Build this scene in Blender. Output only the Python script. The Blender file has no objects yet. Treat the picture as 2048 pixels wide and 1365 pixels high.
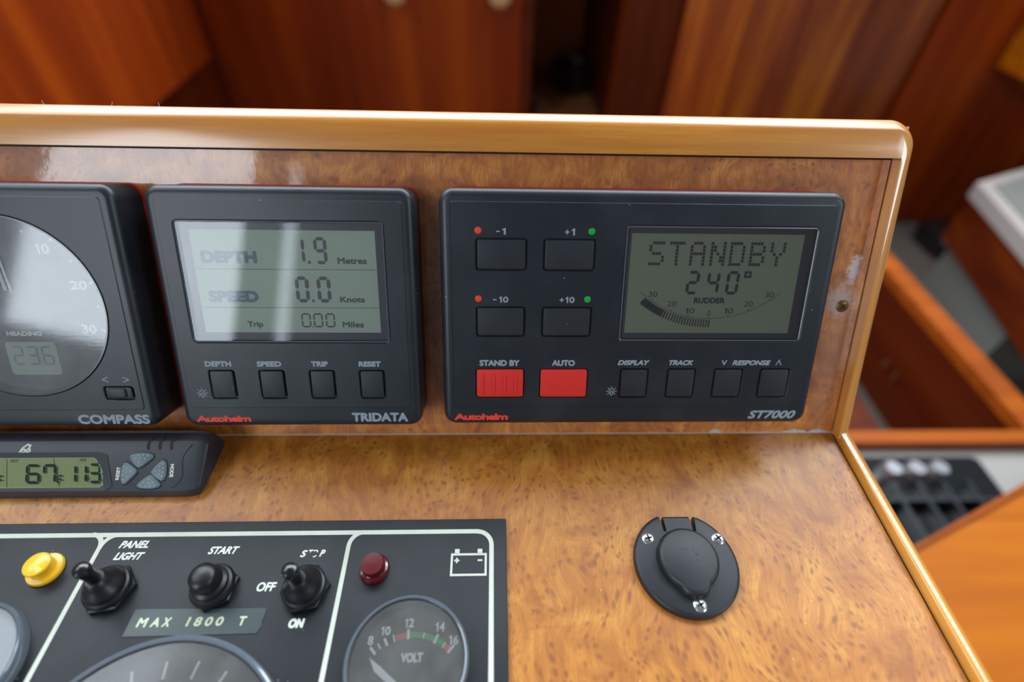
import bpy, bmesh, math, random
from mathutils import Vector, Matrix
from mathutils.geometry import tessellate_polygon
random.seed(7)
S = bpy.context.scene
COL = S.collection
PI = math.pi
rad = math.radians

# ------------------------------------------------------------------ camera
cam = bpy.data.cameras.new('camera')
cam.sensor_width = 36.0
cam.lens = 1024.2 / 2048 * 36
cam.clip_start = 0.01
cam.dof.use_dof = True
cam.dof.focus_distance = 0.222
cam.dof.aperture_fstop = 3.2
co = bpy.data.objects.new('camera', cam)
COL.objects.link(co)
R_ = Vector((0.99932, -0.024177, 0.027775)); D_ = Vector((0.0023056, -0.711711, -0.702468)); F_ = Vector((0.0367515, 0.702056, -0.711173))
co.matrix_world = Matrix(((R_.x, -D_.x, -F_.x, 0.03891), (R_.y, -D_.y, -F_.y, -0.15010), (R_.z, -D_.z, -F_.z, 0.21990), (0, 0, 0, 1)))
S.camera = co

# ------------------------------------------------------------------ world, light, exposure
w = bpy.data.worlds.new('world'); S.world = w; w.use_nodes = True
w.node_tree.nodes['Background'].inputs[0].default_value = (0.62, 0.74, 0.86, 1)
w.node_tree.nodes['Background'].inputs[1].default_value = 0.18

def window_light(name, loc, target, sx, sy, L, col=(1, 1, 1)):
    l = bpy.data.lights.new(name, 'AREA'); l.shape = 'RECTANGLE'; l.size = sx; l.size_y = sy
    l.energy = L * PI * sx * sy; l.color = col
    o = bpy.data.objects.new(name, l); COL.objects.link(o)
    o.location = loc
    o.rotation_euler = (Vector(target) - Vector(loc)).to_track_quat('-Z', 'Y').to_euler()
    return o
SKY = (0.84, 0.93, 1.0)
window_light('side_window_light', (-1.25, -1.72, 0.98), (-0.25, -1.72, 0.98), 1.16, 1.30, 8.5, SKY)
window_light('aft_window_light', (-1.25, -2.88, 1.0), (-0.25, -2.88, 1.0), 0.18, 1.5, 5.5, SKY)
window_light('fore_side_window_light', (-1.25, 0.45, 1.45), (-0.5, 0.20, 1.0), 1.3, 0.9, 4.5, SKY)
window_light('windscreen_light', (0.0, 1.60, 1.62), (0.0, 0.0, 0.3), 3.4, 1.3, 10.0, SKY)
window_light('right_aft_window_light', (1.6, -0.95, 0.95), (0.6, -0.95, 0.95), 0.7, 0.8, 7.0, SKY)
window_light('right_window_light', (1.45, 0.70, 1.6), (0.2, 0.0, 0.0), 1.3, 0.8, 6.0, SKY)
S.view_settings.view_transform = 'Standard'
S.view_settings.look = 'None'
S.view_settings.gamma = 1.0
S.view_settings.use_curve_mapping = False
S.view_settings.exposure = 0.0

# ------------------------------------------------------------------ materials
def lin(r, g, b):
    f = lambda c: (c/255/12.92) if c/255 <= .04045 else ((c/255+.055)/1.055)**2.4
    return (f(r), f(g), f(b), 1)

class NT:
    def __init__(s, name):
        s.m = bpy.data.materials.new(name); s.m.use_nodes = True
        s.t = s.m.node_tree; s.n = s.t.nodes; s.b = s.n['Principled BSDF']
        s.out = s.n['Material Output']
    def node(s, typ, **kw):
        o = s.n.new(typ)
        for k, v in kw.items():
            if k in ('ins',):
                for a, b in v.items(): o.inputs[a].default_value = b
            else: setattr(o, k, v)
        return o
    def link(s, a, b): s.t.links.new(a, b)
    def coord(s, scale=(1, 1, 1), loc=(0, 0, 0), rot=(0, 0, 0)):
        tc = s.node('ShaderNodeTexCoord'); mp = s.node('ShaderNodeMapping')
        mp.inputs['Scale'].default_value = scale; mp.inputs['Location'].default_value = loc; mp.inputs['Rotation'].default_value = rot
        s.link(tc.outputs['Object'], mp.inputs[0]); return mp.outputs[0]
    def noise(s, vec, scale, detail=3, rough=.5, dist=0.):
        o = s.node('ShaderNodeTexNoise'); o.inputs['Scale'].default_value = scale; o.inputs['Detail'].default_value = detail
        o.inputs['Roughness'].default_value = rough; o.inputs['Distortion'].default_value = dist
        s.link(vec, o.inputs['Vector']); return o
    def ramp(s, fac, stops):
        o = s.node('ShaderNodeValToRGB'); e = o.color_ramp.elements
        while len(e) < len(stops): e.new(0.5)
        for i, (p, c) in enumerate(stops): e[i].position = p; e[i].color = c if len(c) == 4 else (*c, 1)
        s.link(fac, o.inputs[0]); return o.outputs[0]
    def mix(s, fac, a, b, mode='MIX'):
        o = s.node('ShaderNodeMix', data_type='RGBA', blend_type=mode)
        for sock, v in ((o.inputs[0], fac), (o.inputs[6], a), (o.inputs[7], b)):
            if hasattr(v, 'is_linked') or hasattr(v, 'links'): s.link(v, sock)
            else: sock.default_value = v
        return o.outputs[2]
    def math(s, op, a, b=0.0, c=None):
        o = s.node('ShaderNodeMath', operation=op)
        for i, v in enumerate((a, b) if c is None else (a, b, c)):
            if hasattr(v, 'links'): s.link(v, o.inputs[i])
            else: o.inputs[i].default_value = v
        return o.outputs[0]
    def bump(s, h, strength=.2, dist=.0005):
        o = s.node('ShaderNodeBump'); o.inputs['Strength'].default_value = strength; o.inputs['Distance'].default_value = dist
        s.link(h, o.inputs['Height']); s.link(o.outputs[0], s.b.inputs['Normal']); return o.outputs[0]
G_ = lambda v: (v, v, v, 1)

def plain(name, col, rough=.5, metal=0., coat=0., spec=.5, noise=.06):
    k = NT(name); b = k.b
    n = k.noise(k.coord(), 400, 2)
    c2 = tuple(max(0, x*(1-noise*2)) for x in col[:3]) + (1,)
    k.link(k.mix(n.outputs[0], c2, col), b.inputs['Base Color'])
    b.inputs['Roughness'].default_value = rough; b.inputs['Metallic'].default_value = metal
    b.inputs['Coat Weight'].default_value = coat; b.inputs['Coat Roughness'].default_value = .08
    b.inputs['Specular IOR Level'].default_value = spec
    return k.m

def plastic(name, col, rough=.42, dust=1.0, spec=.5):
    k = NT(name); v = k.coord()
    fine = k.noise(v, 3500, 2)
    cloud = k.noise(v, 40, 3)
    vo = k.node('ShaderNodeTexVoronoi'); vo.inputs['Scale'].default_value = 170; k.link(v, vo.inputs['Vector'])
    sp = k.math('LESS_THAN', vo.outputs['Distance'], .045)
    pick = k.math('GREATER_THAN', k.noise(v, 60, 1).outputs[0], .55)
    sp = k.math('MULTIPLY', k.math('MULTIPLY', sp, pick), .55*dust)
    d2 = k.ramp(cloud.outputs[0], [(.45, G_(0)), (.75, G_(.03*dust))])
    c = k.mix(d2, col, lin(150, 160, 170)); c = k.mix(sp, c, lin(170, 175, 180))
    k.link(c, k.b.inputs['Base Color'])
    k.b.inputs['Roughness'].default_value = rough; k.b.inputs['Specular IOR Level'].default_value = spec
    k.bump(fine.outputs[0], .35, .00006)
    return k.m

def burl(name, light, mid, dark, eye, coat_r, coat_w, seed, fibre=0.5, cell=(340, 230), clus=(.34, .56, .25, 1.0),  stain=False, streak_to=None):
    k = NT(name); v = k.coord(loc=(seed, seed*.7, 0))
    wn = k.noise(v, 24, 2, .45)
    sc = k.node('ShaderNodeVectorMath', operation='SCALE'); sc.inputs['Scale'].default_value = .03
    k.link(wn.outputs['Color'], sc.inputs[0])
    ad = k.node('ShaderNodeVectorMath', operation='ADD'); k.link(v, ad.inputs[0]); k.link(sc.outputs[0], ad.inputs[1])
    wv = ad.outputs[0]
    n1 = k.noise(wv, 55, 6, .62, .6)
    base = k.ramp(n1.outputs[0], [(.28, dark), (.48, mid), (.66, light)])
    # fine fibres that follow the warped field
    mp = k.node('ShaderNodeMapping'); mp.inputs['Scale'].default_value = (1500, 190, 300); mp.inputs['Rotation'].default_value = (0, 0, rad(14)); k.link(wv, mp.inputs[0])
    fb = k.noise(mp.outputs[0], 1.0, 2, .5)
    ff = k.ramp(fb.outputs[0], [(.38, G_(fibre)), (.58, G_(0))])
    base = k.mix(ff, base, dark)
    # darker streaks
    mp2 = k.node('ShaderNodeMapping'); mp2.inputs['Scale'].default_value = (330, 45, 100); mp2.inputs['Rotation'].default_value = (0, 0, rad(18)); k.link(wv, mp2.inputs[0])
    fb2 = k.noise(mp2.outputs[0], 1.0, 3, .6)
    sf = k.ramp(fb2.outputs[0], [(.36, G_(min(1, fibre*1.35))), (.52, G_(0))])
    if streak_to:   # stronger near the fold of the console
        tc = k.node('ShaderNodeTexCoord'); sx = k.node('ShaderNodeSeparateXYZ'); k.link(tc.outputs['Object'], sx.inputs[0])
        mr = k.node('ShaderNodeMapRange'); mr.inputs[1].default_value = streak_to[0]; mr.inputs[2].default_value = streak_to[1]
        mr.inputs[3].default_value = .25; mr.inputs[4].default_value = 1.0; k.link(sx.outputs[1], mr.inputs[0])
        sf = k.math('MULTIPLY', sf, mr.outputs[0])
    base = k.mix(sf, base, dark)
    # eyes in clusters
    mp3 = k.node('ShaderNodeMapping'); mp3.inputs['Scale'].default_value = (*cell, 200); k.link(wv, mp3.inputs[0])
    vo = k.node('ShaderNodeTexVoronoi'); vo.inputs['Scale'].default_value = 1; k.link(mp3.outputs[0], vo.inputs['Vector'])
    e1 = k.ramp(vo.outputs['Distance'], [(.02, G_(.45)), (.12, G_(.9)), (.20, G_(.65)), (.40, G_(0))])
    cl = k.ramp(k.noise(v, 42, 3, .6).outputs[0], [(clus[0], G_(clus[2])), (clus[1], G_(clus[3]))])
    base = k.mix(k.math('MULTIPLY', e1, cl), base, eye)
    vb = k.node('ShaderNodeTexVoronoi'); vb.inputs['Scale'].default_value = 150; k.link(v, vb.inputs['Vector'])
    sp = k.math('MULTIPLY', k.math('LESS_THAN', vb.outputs['Distance'], .035), .7)
    base = k.mix(sp, base, lin(225, 205, 175))
    rough = None
    if stain:       # bleached, crazed varnish round the panel screw
        def blob(cx, cy, rx, ry, rot):
            m = k.node('ShaderNodeMapping', vector_type='TEXTURE'); m.inputs['Location'].default_value = (cx, cy, 0); m.inputs['Scale'].default_value = (rx, ry, 1)
            m.inputs['Rotation'].default_value = (0, 0, rot)
            tc = k.node('ShaderNodeTexCoord'); k.link(tc.outputs['Object'], m.inputs[0])
            fl = k.node('ShaderNodeVectorMath', operation='MULTIPLY'); fl.inputs[1].default_value = (1, 1, 0); k.link(m.outputs[0], fl.inputs[0])
            ln = k.node('ShaderNodeVectorMath', operation='LENGTH'); k.link(fl.outputs[0], ln.inputs[0])
            return ln.outputs['Value']
        nn = k.noise(v, 420, 5, .75)
        def amt(b_, hi):
            d = k.math('ADD', b_, k.math('MULTIPLY', k.math('SUBTRACT', nn.outputs[0], .5), 2.6))
            return k.ramp(d, [(.45, G_(hi)), (1.0, G_(0))])
        base = k.mix(amt(blob(.2065, .0705, .0085, .0095, 0), .75), base, lin(178, 168, 168))
        base = k.mix(amt(blob(.2095, .0860, .0035, .0085, -.12), .85), base, lin(205, 200, 205))
        base = k.mix(k.ramp(blob(.207, .045, .012, .05, 0), [(.3, G_(.32)), (1, G_(0))]), base, lin(170, 140, 125))
    k.link(base, k.b.inputs['Base Color'])
    k.b.inputs['Roughness'].default_value = .45
    k.b.inputs['Coat Weight'].default_value = coat_w; k.b.inputs['Coat Roughness'].default_value = coat_r
    hb = k.noise(v, 90, 3)
    bp = k.node('ShaderNodeBump'); bp.inputs['Strength'].default_value = .12; bp.inputs['Distance'].default_value = .0004
    k.link(hb.outputs[0], bp.inputs['Height']); k.link(bp.outputs[0], k.b.inputs['Coat Normal'])
    return k.m

def wood(name, a, b, c, axis=0, scale=1.0, rough=.4, coat=.5, coat_r=.1, fine=True, contrast=(.3, .7), cior=1.5, spec=.5):
    k = NT(name)
    st = [260*scale, 260*scale, 260*scale]; st[axis] = 14*scale
    n = k.noise(k.coord(scale=st), 1.0, 5, .6, .25)
    st2 = [1600*scale, 1600*scale, 1600*scale]; st2[axis] = 70*scale
    n2 = k.noise(k.coord(scale=st2), 1.0, 3, .6)
    base = k.ramp(n.outputs[0], [(contrast[0], a), (.5, b), (contrast[1], c)])
    if fine: base = k.mix(k.ramp(n2.outputs[0], [(.35, G_(.35)), (.6, G_(0))]), base, a)
    k.link(base, k.b.inputs['Base Color'])
    k.b.inputs['Roughness'].default_value = rough; k.b.inputs['Coat Weight'].default_value = coat; k.b.inputs['Coat Roughness'].default_value = coat_r
    k.b.inputs['Coat IOR'].default_value = cior; k.b.inputs['Specular IOR Level'].default_value = spec
    k.bump(n2.outputs[0], .08, .0002)
    return k.m

def pane(name, ior=1.5, rough=.03, tint=(1, 1, 1, 1), haze_glare=0.):
    k = NT(name); k.n.remove(k.b)
    tr = k.node('ShaderNodeBsdfTransparent'); tr.inputs[0].default_value = tint
    gl = k.node('ShaderNodeBsdfGlossy'); gl.inputs['Roughness'].default_value = rough; gl.inputs[0].default_value = (.95, .97, 1, 1)
    fr = k.node('ShaderNodeFresnel'); fr.inputs[0].default_value = ior
    n = k.noise(k.coord(scale=(60, 1400, 60)), 1, 3)
    bp = k.node('ShaderNodeBump'); bp.inputs['Strength'].default_value = .1; bp.inputs['Distance'].default_value = .00003
    k.link(n.outputs[0], bp.inputs['Height']); k.link(bp.outputs[0], gl.inputs['Normal'])
    mx = k.node('ShaderNodeMixShader'); k.link(fr.outputs[0], mx.inputs[0]); k.link(tr.outputs[0], mx.inputs[1]); k.link(gl.outputs[0], mx.inputs[2])
    if haze_glare:  # diffuse layer: scratched acrylic, plus reflected glare painted into the glass
        df = k.node('ShaderNodeBsdfDiffuse'); df.inputs[0].default_value = (.75, .74, .72, 1)
        m2 = k.node('ShaderNodeMixShader'); hn = k.noise(k.coord(), 90, 3)
        k.link(k.ramp(hn.outputs[0], [(.3, G_(haze_glare*.75)), (.7, G_(haze_glare*1.2))]), m2.inputs[0]); k.link(mx.outputs[0], m2.inputs[1]); k.link(df.outputs[0], m2.inputs[2]); k.link(m2.outputs[0], k.out.inputs[0])
    else: k.link(mx.outputs[0], k.out.inputs[0])
    return k.m

M = {}
M['case'] = plastic('charcoal_plastic', lin(26, 32, 39), .40, 1.0)
M['button'] = plastic('button_rubber', lin(28, 33, 40), .5, .6)
M['dark'] = plain('black_gap', lin(10, 11, 13), .6)
M['clock_case'] = plastic('clock_plastic', lin(46, 49, 56), .42, 1.0)
M['plate'] = plastic('anodised_plate', lin(21, 25, 30), .42, .8, spec=.3)
M['rubber'] = plain('black_rubber', lin(22, 23, 26), .38)
M['socket'] = plastic('socket_plastic', lin(30, 33, 37), .45, .5)
M['red_line'] = plain('red_gasket', lin(225, 45, 38), .5)
M['red_btn'] = plain('red_button', lin(222, 42, 34), .5)
M['red_print'] = plain('red_print', lin(238, 62, 40), .6)
M['green'] = plain('green_dot', lin(0, 165, 62), .5)
M['grey_print'] = plain('grey_print', lin(146, 158, 168), .6)
M['white_print'] = plain('white_print', lin(225, 228, 215), .6)
M['line_print'] = plain('pale_line_print', lin(212, 215, 200), .6)
M['dial_print'] = plain('white_dial_print', lin(248, 250, 250), .6)
M['mask'] = plain('display_surround', lin(98, 96, 104), .4)
M['mask2'] = plain('display_surround_dark', lin(80, 76, 80), .4)
M['lcd_a'] = plain('lcd_pale', lin(172, 184, 168), .5, noise=.02)
M['lcd_b'] = plain('lcd_dim', lin(138, 142, 120), .5, noise=.03)
M['lcd_c'] = plain('lcd_green', lin(242, 248, 190), .45, noise=.02)
M['seg_a'] = plain('lcd_segment_grey', lin(92, 92, 98), .5)
M['seg_w'] = plain('lcd_word_blue', lin(108, 124, 140), .5)
M['seg_b'] = plain('lcd_segment_dim', lin(68, 62, 64), .5)
M['seg_c'] = plain('lcd_segment_green', lin(72, 98, 78), .5)
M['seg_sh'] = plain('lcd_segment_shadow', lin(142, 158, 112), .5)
M['glass'] = pane('display_glass', 1.55, .035)
M['glass2'] = pane('display_glass_dim', 1.5, .05)
M['dialglass'] = pane('dial_glass', 1.72, .07, haze_glare=.16)
M['gauge_glass'] = pane('gauge_glass', 1.55, .10, haze_glare=.10)
M['acrylic'] = plain('clear_acrylic_rim', lin(84, 90, 98), .18, 0, .3, .6)
M['bezel'] = plain('clear_bezel', lin(96, 104, 114), .12, 0, .8, .8)
M['dial_face'] = plain('dial_face', lin(52, 60, 74), .5)
M['gauge_face'] = plain('gauge_face', lin(62, 60, 57), .6)
M['gauge_glare'] = plain('gauge_glare_face', lin(190, 198, 205), .5)  # window glare on the left gauge, put into its face colour
M['yellow'] = plain('yellow_cap', lin(255, 196, 40), .3, 0, .3)
M['ruby'] = plain('ruby_lens', lin(92, 4, 12), .25, 0, .8)
M['tape'] = plain('embossed_tape', lin(62, 74, 74), .3)
M['tape_print'] = plain('embossed_letter', lin(205, 212, 180), .5)
M['steel'] = plain('steel', lin(200, 200, 198), .28, .9)
M['slot'] = plain('screw_slot', lin(28, 24, 16), .7)
M['bronze'] = plain('bronze_screw', lin(120, 92, 48), .4, .6)
M['mastic'] = plain('old_sealant', lin(190, 180, 168), .6)
M['grey_btn'] = plain('grey_rubber_button', lin(112, 126, 132), .5)
M['bump_light'] = plain('button_pip', lin(150, 165, 170), .45)
M['burl_up'] = burl('burl_veneer_upright', lin(222, 144, 62), lin(192, 112, 44), lin(142, 74, 28), lin(108, 58, 32), .05, 1.0, 0.31, .35, cell=(260, 240), clus=(.44, .58, 0, .85), stain=True)
M['burl_flat'] = burl('burl_veneer_flat', lin(206, 140, 56), lin(186, 116, 38), lin(150, 84, 24), lin(132, 72, 28), .25, .22, 0.77, .34, streak_to=(-.06, -.015))
M['honey_x'] = wood('honey_trim_along', lin(186, 108, 24), lin(204, 130, 34), lin(216, 148, 48), 0, .6, .4, 1.0, .18, contrast=(.25, .75), cior=1.6)
M['honey_y'] = wood('honey_trim_upright', lin(196, 122, 36), lin(216, 145, 52), lin(228, 162, 72), 1, .6, .35, 1.0, .06, contrast=(.25, .75), cior=1.8)
M['groove'] = plain('dark_joint', lin(45, 24, 10), .7)
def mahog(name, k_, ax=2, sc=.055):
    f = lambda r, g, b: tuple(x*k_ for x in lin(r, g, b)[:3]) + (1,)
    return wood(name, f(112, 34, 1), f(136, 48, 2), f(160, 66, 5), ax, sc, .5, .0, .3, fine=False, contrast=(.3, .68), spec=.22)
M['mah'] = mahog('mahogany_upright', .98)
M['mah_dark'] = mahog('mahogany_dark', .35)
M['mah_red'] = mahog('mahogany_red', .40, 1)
M['mah_light'] = wood('teak_light', lin(150, 74, 1), lin(170, 90, 2), lin(184, 104, 5), 0, .08, .5, .0, .3, fine=False, spec=.2)
M['mah_edge'] = wood('teak_edge', lin(126, 56, 4), lin(150, 70, 8), lin(166, 84, 14), 0, .1, .5, .0, .2, fine=False, spec=.2)
M['carpet'] = plain('grey_floor_covering', lin(92, 80, 72), .9, noise=.2)
M['cream'] = plain('brown_lining', lin(196, 124, 72), .8)
M['worktop'] = plain('grey_worktop', lin(158, 154, 148), .5)
M['panel_grey'] = plain('pale_grey_lid', lin(164, 154, 148), .6)
M['panel_grey2'] = plain('grey_lid_inset', lin(116, 116, 110), .6)
M['hob'] = plain('black_hob', lin(20, 21, 22), .25, 0, .5)
M['hob_bar'] = plain('black_enamel_bar', lin(40, 44, 48), .3, 0, .6)
M['chrome'] = plain('brushed_chrome', lin(205, 205, 210), .3, .85)
M['brass'] = plain('brass', lin(210, 150, 70), .35, .8)
M['pale_knob'] = plain('pale_knob', lin(205, 165, 115), .4)
M['fluff'] = plain('lint', lin(200, 190, 180), .9)

# ------------------------------------------------------------------ mesh helpers (millimetres in, metres out)
def rrect(u0, u1, v0, v1, r, n=5):
    r = max(0.01, min(r, (u1-u0)/2-.001, (v1-v0)/2-.001)); o = []
    for cx, cy, a0 in ((u1-r, v1-r, 0), (u0+r, v1-r, 90), (u0+r, v0+r, 180), (u1-r, v0+r, 270)):
        for i in range(n+1):
            a = rad(a0+90*i/n); o.append((cx+r*math.cos(a), cy+r*math.sin(a)))
    return o
def circ(cx, cy, r, n=48, ry=None, a0=0):
    ry = r if ry is None else ry
    return [(cx+r*math.cos(2*PI*i/n+a0), cy+ry*math.sin(2*PI*i/n+a0)) for i in range(n)]

class G:
    def __init__(s): s.v = []; s.f = []
    def loft(s, rings, cap0=True, cap1=True):
        """rings: list of (outline, w); all outlines have equal point counts"""
        base = len(s.v); n = len(rings[0][0])
        for o, w_ in rings: s.v += [(a, b, w_) for a, b in o]
        for k in range(len(rings)-1):
            for i in range(n):
                j = (i+1) % n; a = base+k*n; s.f.append((a+i, a+j, a+n+j, a+n+i))
        if cap0: s.f.append(tuple(base+i for i in reversed(range(n))))
        if cap1: s.f.append(tuple(base+(len(rings)-1)*n+i for i in range(n)))
        return s
    def box(s, u0, u1, v0, v1, w0, w1): return s.loft([([(u0, v0), (u1, v0), (u1, v1), (u0, v1)], w0), ([(u0, v0), (u1, v0), (u1, v1), (u0, v1)], w1)])
    def pad(s, u0, u1, v0, v1, r, w0, w1, f=.4, n=5):
        """rounded slab with softened top edge"""
        rings = [(rrect(u0, u1, v0, v1, r, n), w0)]
        for a in (0, 30, 60, 90):
            i = f*(1-math.cos(rad(a))); rings.append((rrect(u0+i, u1-i, v0+i, v1-i, r-i, n), w1-f+f*math.sin(rad(a))))
        return s.loft(rings)
    def lathe(s, cx, cy, prof, n=40, sx=0., sy=0.):
        """prof: (r, w); sx/sy shift the axis per unit of w (a tilt)"""
        w0 = prof[0][1]
        return s.loft([(circ(cx+sx*(w_-w0), cy+sy*(w_-w0), max(r, .01), n), w_) for r, w_ in prof])
    def ring(s, outer, inner, w0, w1):
        b = len(s.v); n = len(outer)
        for o, w_ in ((outer, w0), (outer, w1), (inner, w1), (inner, w0)): s.v += [(a, c, w_) for a, c in o]
        for k in range(4):
            for i in range(n):
                j = (i+1) % n; a = b+k*n; c = b+((k+1) % 4)*n; s.f.append((a+i, a+j, c+j, c+i))
        return s
    def holed(s, outer, holes, w_):
        polys = [[Vector((a, b, 0)) for a, b in outer]] + [[Vector((a, b, 0)) for a, b in h] for h in holes]
        flat = [p for q in polys for p in q]; base = len(s.v)
        s.v += [(p.x, p.y, w_) for p in flat]
        for t in tessellate_polygon(polys): s.f.append(tuple(base+i for i in t))
        return s
    def stroke(s, pts, wd, w_, h=.05, closed=False):
        """thick polyline"""
        n = len(pts); L = []; Rr = []
        for i in range(n):
            p = Vector(pts[i]); a = Vector(pts[i-1]) if (i > 0 or closed) else None; b = Vector(pts[(i+1) % n]) if (i < n-1 or closed) else None
            d1 = (p-a).normalized() if a is not None else (b-p).normalized(); d2 = (b-p).normalized() if b is not None else d1
            t = (d1+d2); t = t.normalized() if t.length > 1e-6 else d1
            nr = Vector((-t.y, t.x)); k = 1/max(.35, nr.dot(Vector((-d1.y, d1.x))))
            L.append(p+nr*wd/2*k); Rr.append(p-nr*wd/2*k)
        b0 = len(s.v)
        for q in L+Rr: s.v.append((q.x, q.y, w_+h))
        for q in L+Rr: s.v.append((q.x, q.y, w_))
        m = n if closed else n-1
        for i in range(m):
            j = (i+1) % n
            s.f.append((b0+i, b0+n+i, b0+n+j, b0+j))
            s.f.append((b0+i, b0+j, b0+2*n+j, b0+2*n+i)); s.f.append((b0+n+i, b0+3*n+i, b0+3*n+j, b0+n+j))
        if not closed:
            s.f.append((b0, b0+2*n, b0+3*n, b0+n)); s.f.append((b0+n-1, b0+2*n-1, b0+4*n-1, b0+3*n-1))
        return s
    def poly(s, o, w0, w1): return s.loft([(o, w0), (o, w1)])
    def prof(s, axis, pts, a, b):
        """extrude a closed profile along u ('u': pts are (v,w)) or along v ('v': pts are (u,w))"""
        base = len(s.v); n = len(pts)
        for t in (a, b):
            for p in pts: s.v.append((t, p[0], p[1]) if axis == 'u' else (p[0], t, p[1]))
        for i in range(n): j = (i+1) % n; s.f.append((base+i, base+j, base+n+j, base+n+i))
        s.f.append(tuple(base+i for i in range(n))); s.f.append(tuple(base+n+i for i in reversed(range(n))))
        return s
    def merge(s, o, fn=None):
        b = len(s.v); s.v += [fn(p) if fn else p for p in o.v]; s.f += [tuple(b+i for i in f) for f in o.f]; return s

def mesh_of(name, g, mat, off=(0, 0, 0), unit=.001, smooth=30, cut=None):
    me = bpy.data.meshes.new(name)
    me.from_pydata([((a-off[0])*unit, (b-off[1])*unit, (c-off[2])*unit) for a, b, c in g.v], [], g.f)
    bm = bmesh.new(); bm.from_mesh(me)
    bmesh.ops.remove_doubles(bm, verts=bm.verts, dist=1e-7)
    if cut:
        for (pc, pn) in cut:
            q = [(pc[i]-off[i])*unit for i in range(3)]
            r = bmesh.ops.bisect_plane(bm, geom=bm.verts[:]+bm.edges[:]+bm.faces[:], plane_co=q, plane_no=pn, clear_outer=True)
            ed = [e for e in r['geom_cut'] if isinstance(e, bmesh.types.BMEdge)]
            try: bmesh.ops.contextual_create(bm, geom=ed)
            except Exception: pass
    bmesh.ops.recalc_face_normals(bm, faces=bm.faces[:])
    if mat.name.startswith(('display_glass', 'dial_glass', 'gauge_glass')):     # open sheets: faces look outwards
        for f_ in bm.faces:
            if f_.normal.z < 0: f_.normal_flip()
    bm.to_mesh(me); bm.free()
    if smooth:
        for p in me.polygons: p.use_smooth = True
        me.set_sharp_from_angle(angle=rad(smooth))
    me.materials.append(mat)
    return me

E_ = rad(61.947)
FR = {'B': Matrix.Rotation(E_, 4, 'X'), 'D': Matrix.Identity(4)}
class Thing:
    """an Empty at the base of a thing; parts are given in the millimetre coordinates of their panel"""
    def __init__(s, name, label, cat, frame, base, group=None, kind=None):
        s.o = bpy.data.objects.new(name, None); COL.objects.link(s.o); s.o.empty_display_size = .01
        s.fr = frame if isinstance(frame, Matrix) else FR[frame]; s.off = base
        s.o.matrix_world = s.fr @ Matrix.Translation(Vector(base)*.001)
        if label: s.o['label'] = label
        if cat: s.o['category'] = cat
        if group: s.o['group'] = group
        if kind: s.o['kind'] = kind
    def part(s, name, g, mat, parent=None, label=None, smooth=30, cut=None):
        o = bpy.data.objects.new(name, mesh_of(name, g, mat, s.off, smooth=smooth, cut=cut)); COL.objects.link(o)
        o.parent = parent or s.o
        if label: o['label'] = label
        return o

_tc = {}
def glyphs(txt, font_shear=0., spacing=1.0):
    key = (txt, font_shear, spacing)
    if key in _tc: return _tc[key]
    cu = bpy.data.curves.new('tmp', 'FONT'); cu.body = txt; cu.shear = font_shear; cu.space_character = spacing
    cu.resolution_u = 4; cu.fill_mode = 'FRONT'
    ob = bpy.data.objects.new('tmp', cu); COL.objects.link(ob)
    dg = bpy.context.evaluated_depsgraph_get(); dg.update()
    me = bpy.data.meshes.new_from_object(ob.evaluated_get(dg))
    vs = [tuple(v.co) for v in me.vertices]; fs = [tuple(p.vertices) for p in me.polygons]
    bpy.data.objects.remove(ob); bpy.data.curves.remove(cu); bpy.data.meshes.remove(me)
    x0 = min(v[0] for v in vs); x1 = max(v[0] for v in vs); y0 = min(v[1] for v in vs); y1 = max(v[1] for v in vs)
    r = ([((v[0]-x0)/(x1-x0), (v[1]-y0)/(y1-y0)) for v in vs], fs); _tc[key] = r; return r
ONE = [(.45, 0), (.95, 0), (.95, 1), (.55, 1), (.05, .80), (.05, .58), (.45, .72)]
def text(txt, u0, u1, v0, v1, w_, bold=.0, shear=0., rot=0., spacing=1.0, g=None):
    """flat lettering whose box is exactly u0..u1, v0..v1 (bold: extra stroke weight in mm); rot in degrees about the box centre"""
    g = g or G()
    if '1' in txt and txt.isdigit() and len(txt) <= 2:     # figures with a flagged one
        if len(txt) == 1:
            g.loft([([(u0+x*(u1-u0), v0+y*(v1-v0)) for x, y in ONE], w_-.02), ([(u0+x*(u1-u0), v0+y*(v1-v0)) for x, y in ONE], w_)]); return g
        m = u0+(u1-u0)*.32; text('1', u0, m, v0, v1, w_, g=g); text(txt[1], m+(u1-u0)*.10, u1, v0, v1, w_, bold, g=g); return g
    vs, fs = glyphs(txt, shear, spacing)
    cx, cy = (u0+u1)/2, (v0+v1)/2; c, s_ = math.cos(rad(rot)), math.sin(rad(rot)); h = bold/2
    offs = [(0, 0)] if bold <= 0 else [(h*math.cos(a*PI/4), h*math.sin(a*PI/4)) for a in range(8)] + [(0, 0)]
    for k, (ox, oy) in enumerate(offs):
        b = len(g.v)
        for x, y in vs:
            dx, dy = u0+h+x*(u1-u0-2*h)-cx+ox, v0+h+y*(v1-v0-2*h)-cy+oy
            g.v.append((cx+dx*c-dy*s_, cy+dx*s_+dy*c, w_+k*.0008))
        g.f += [tuple(b+i for i in f) for f in fs]
    return g

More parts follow.
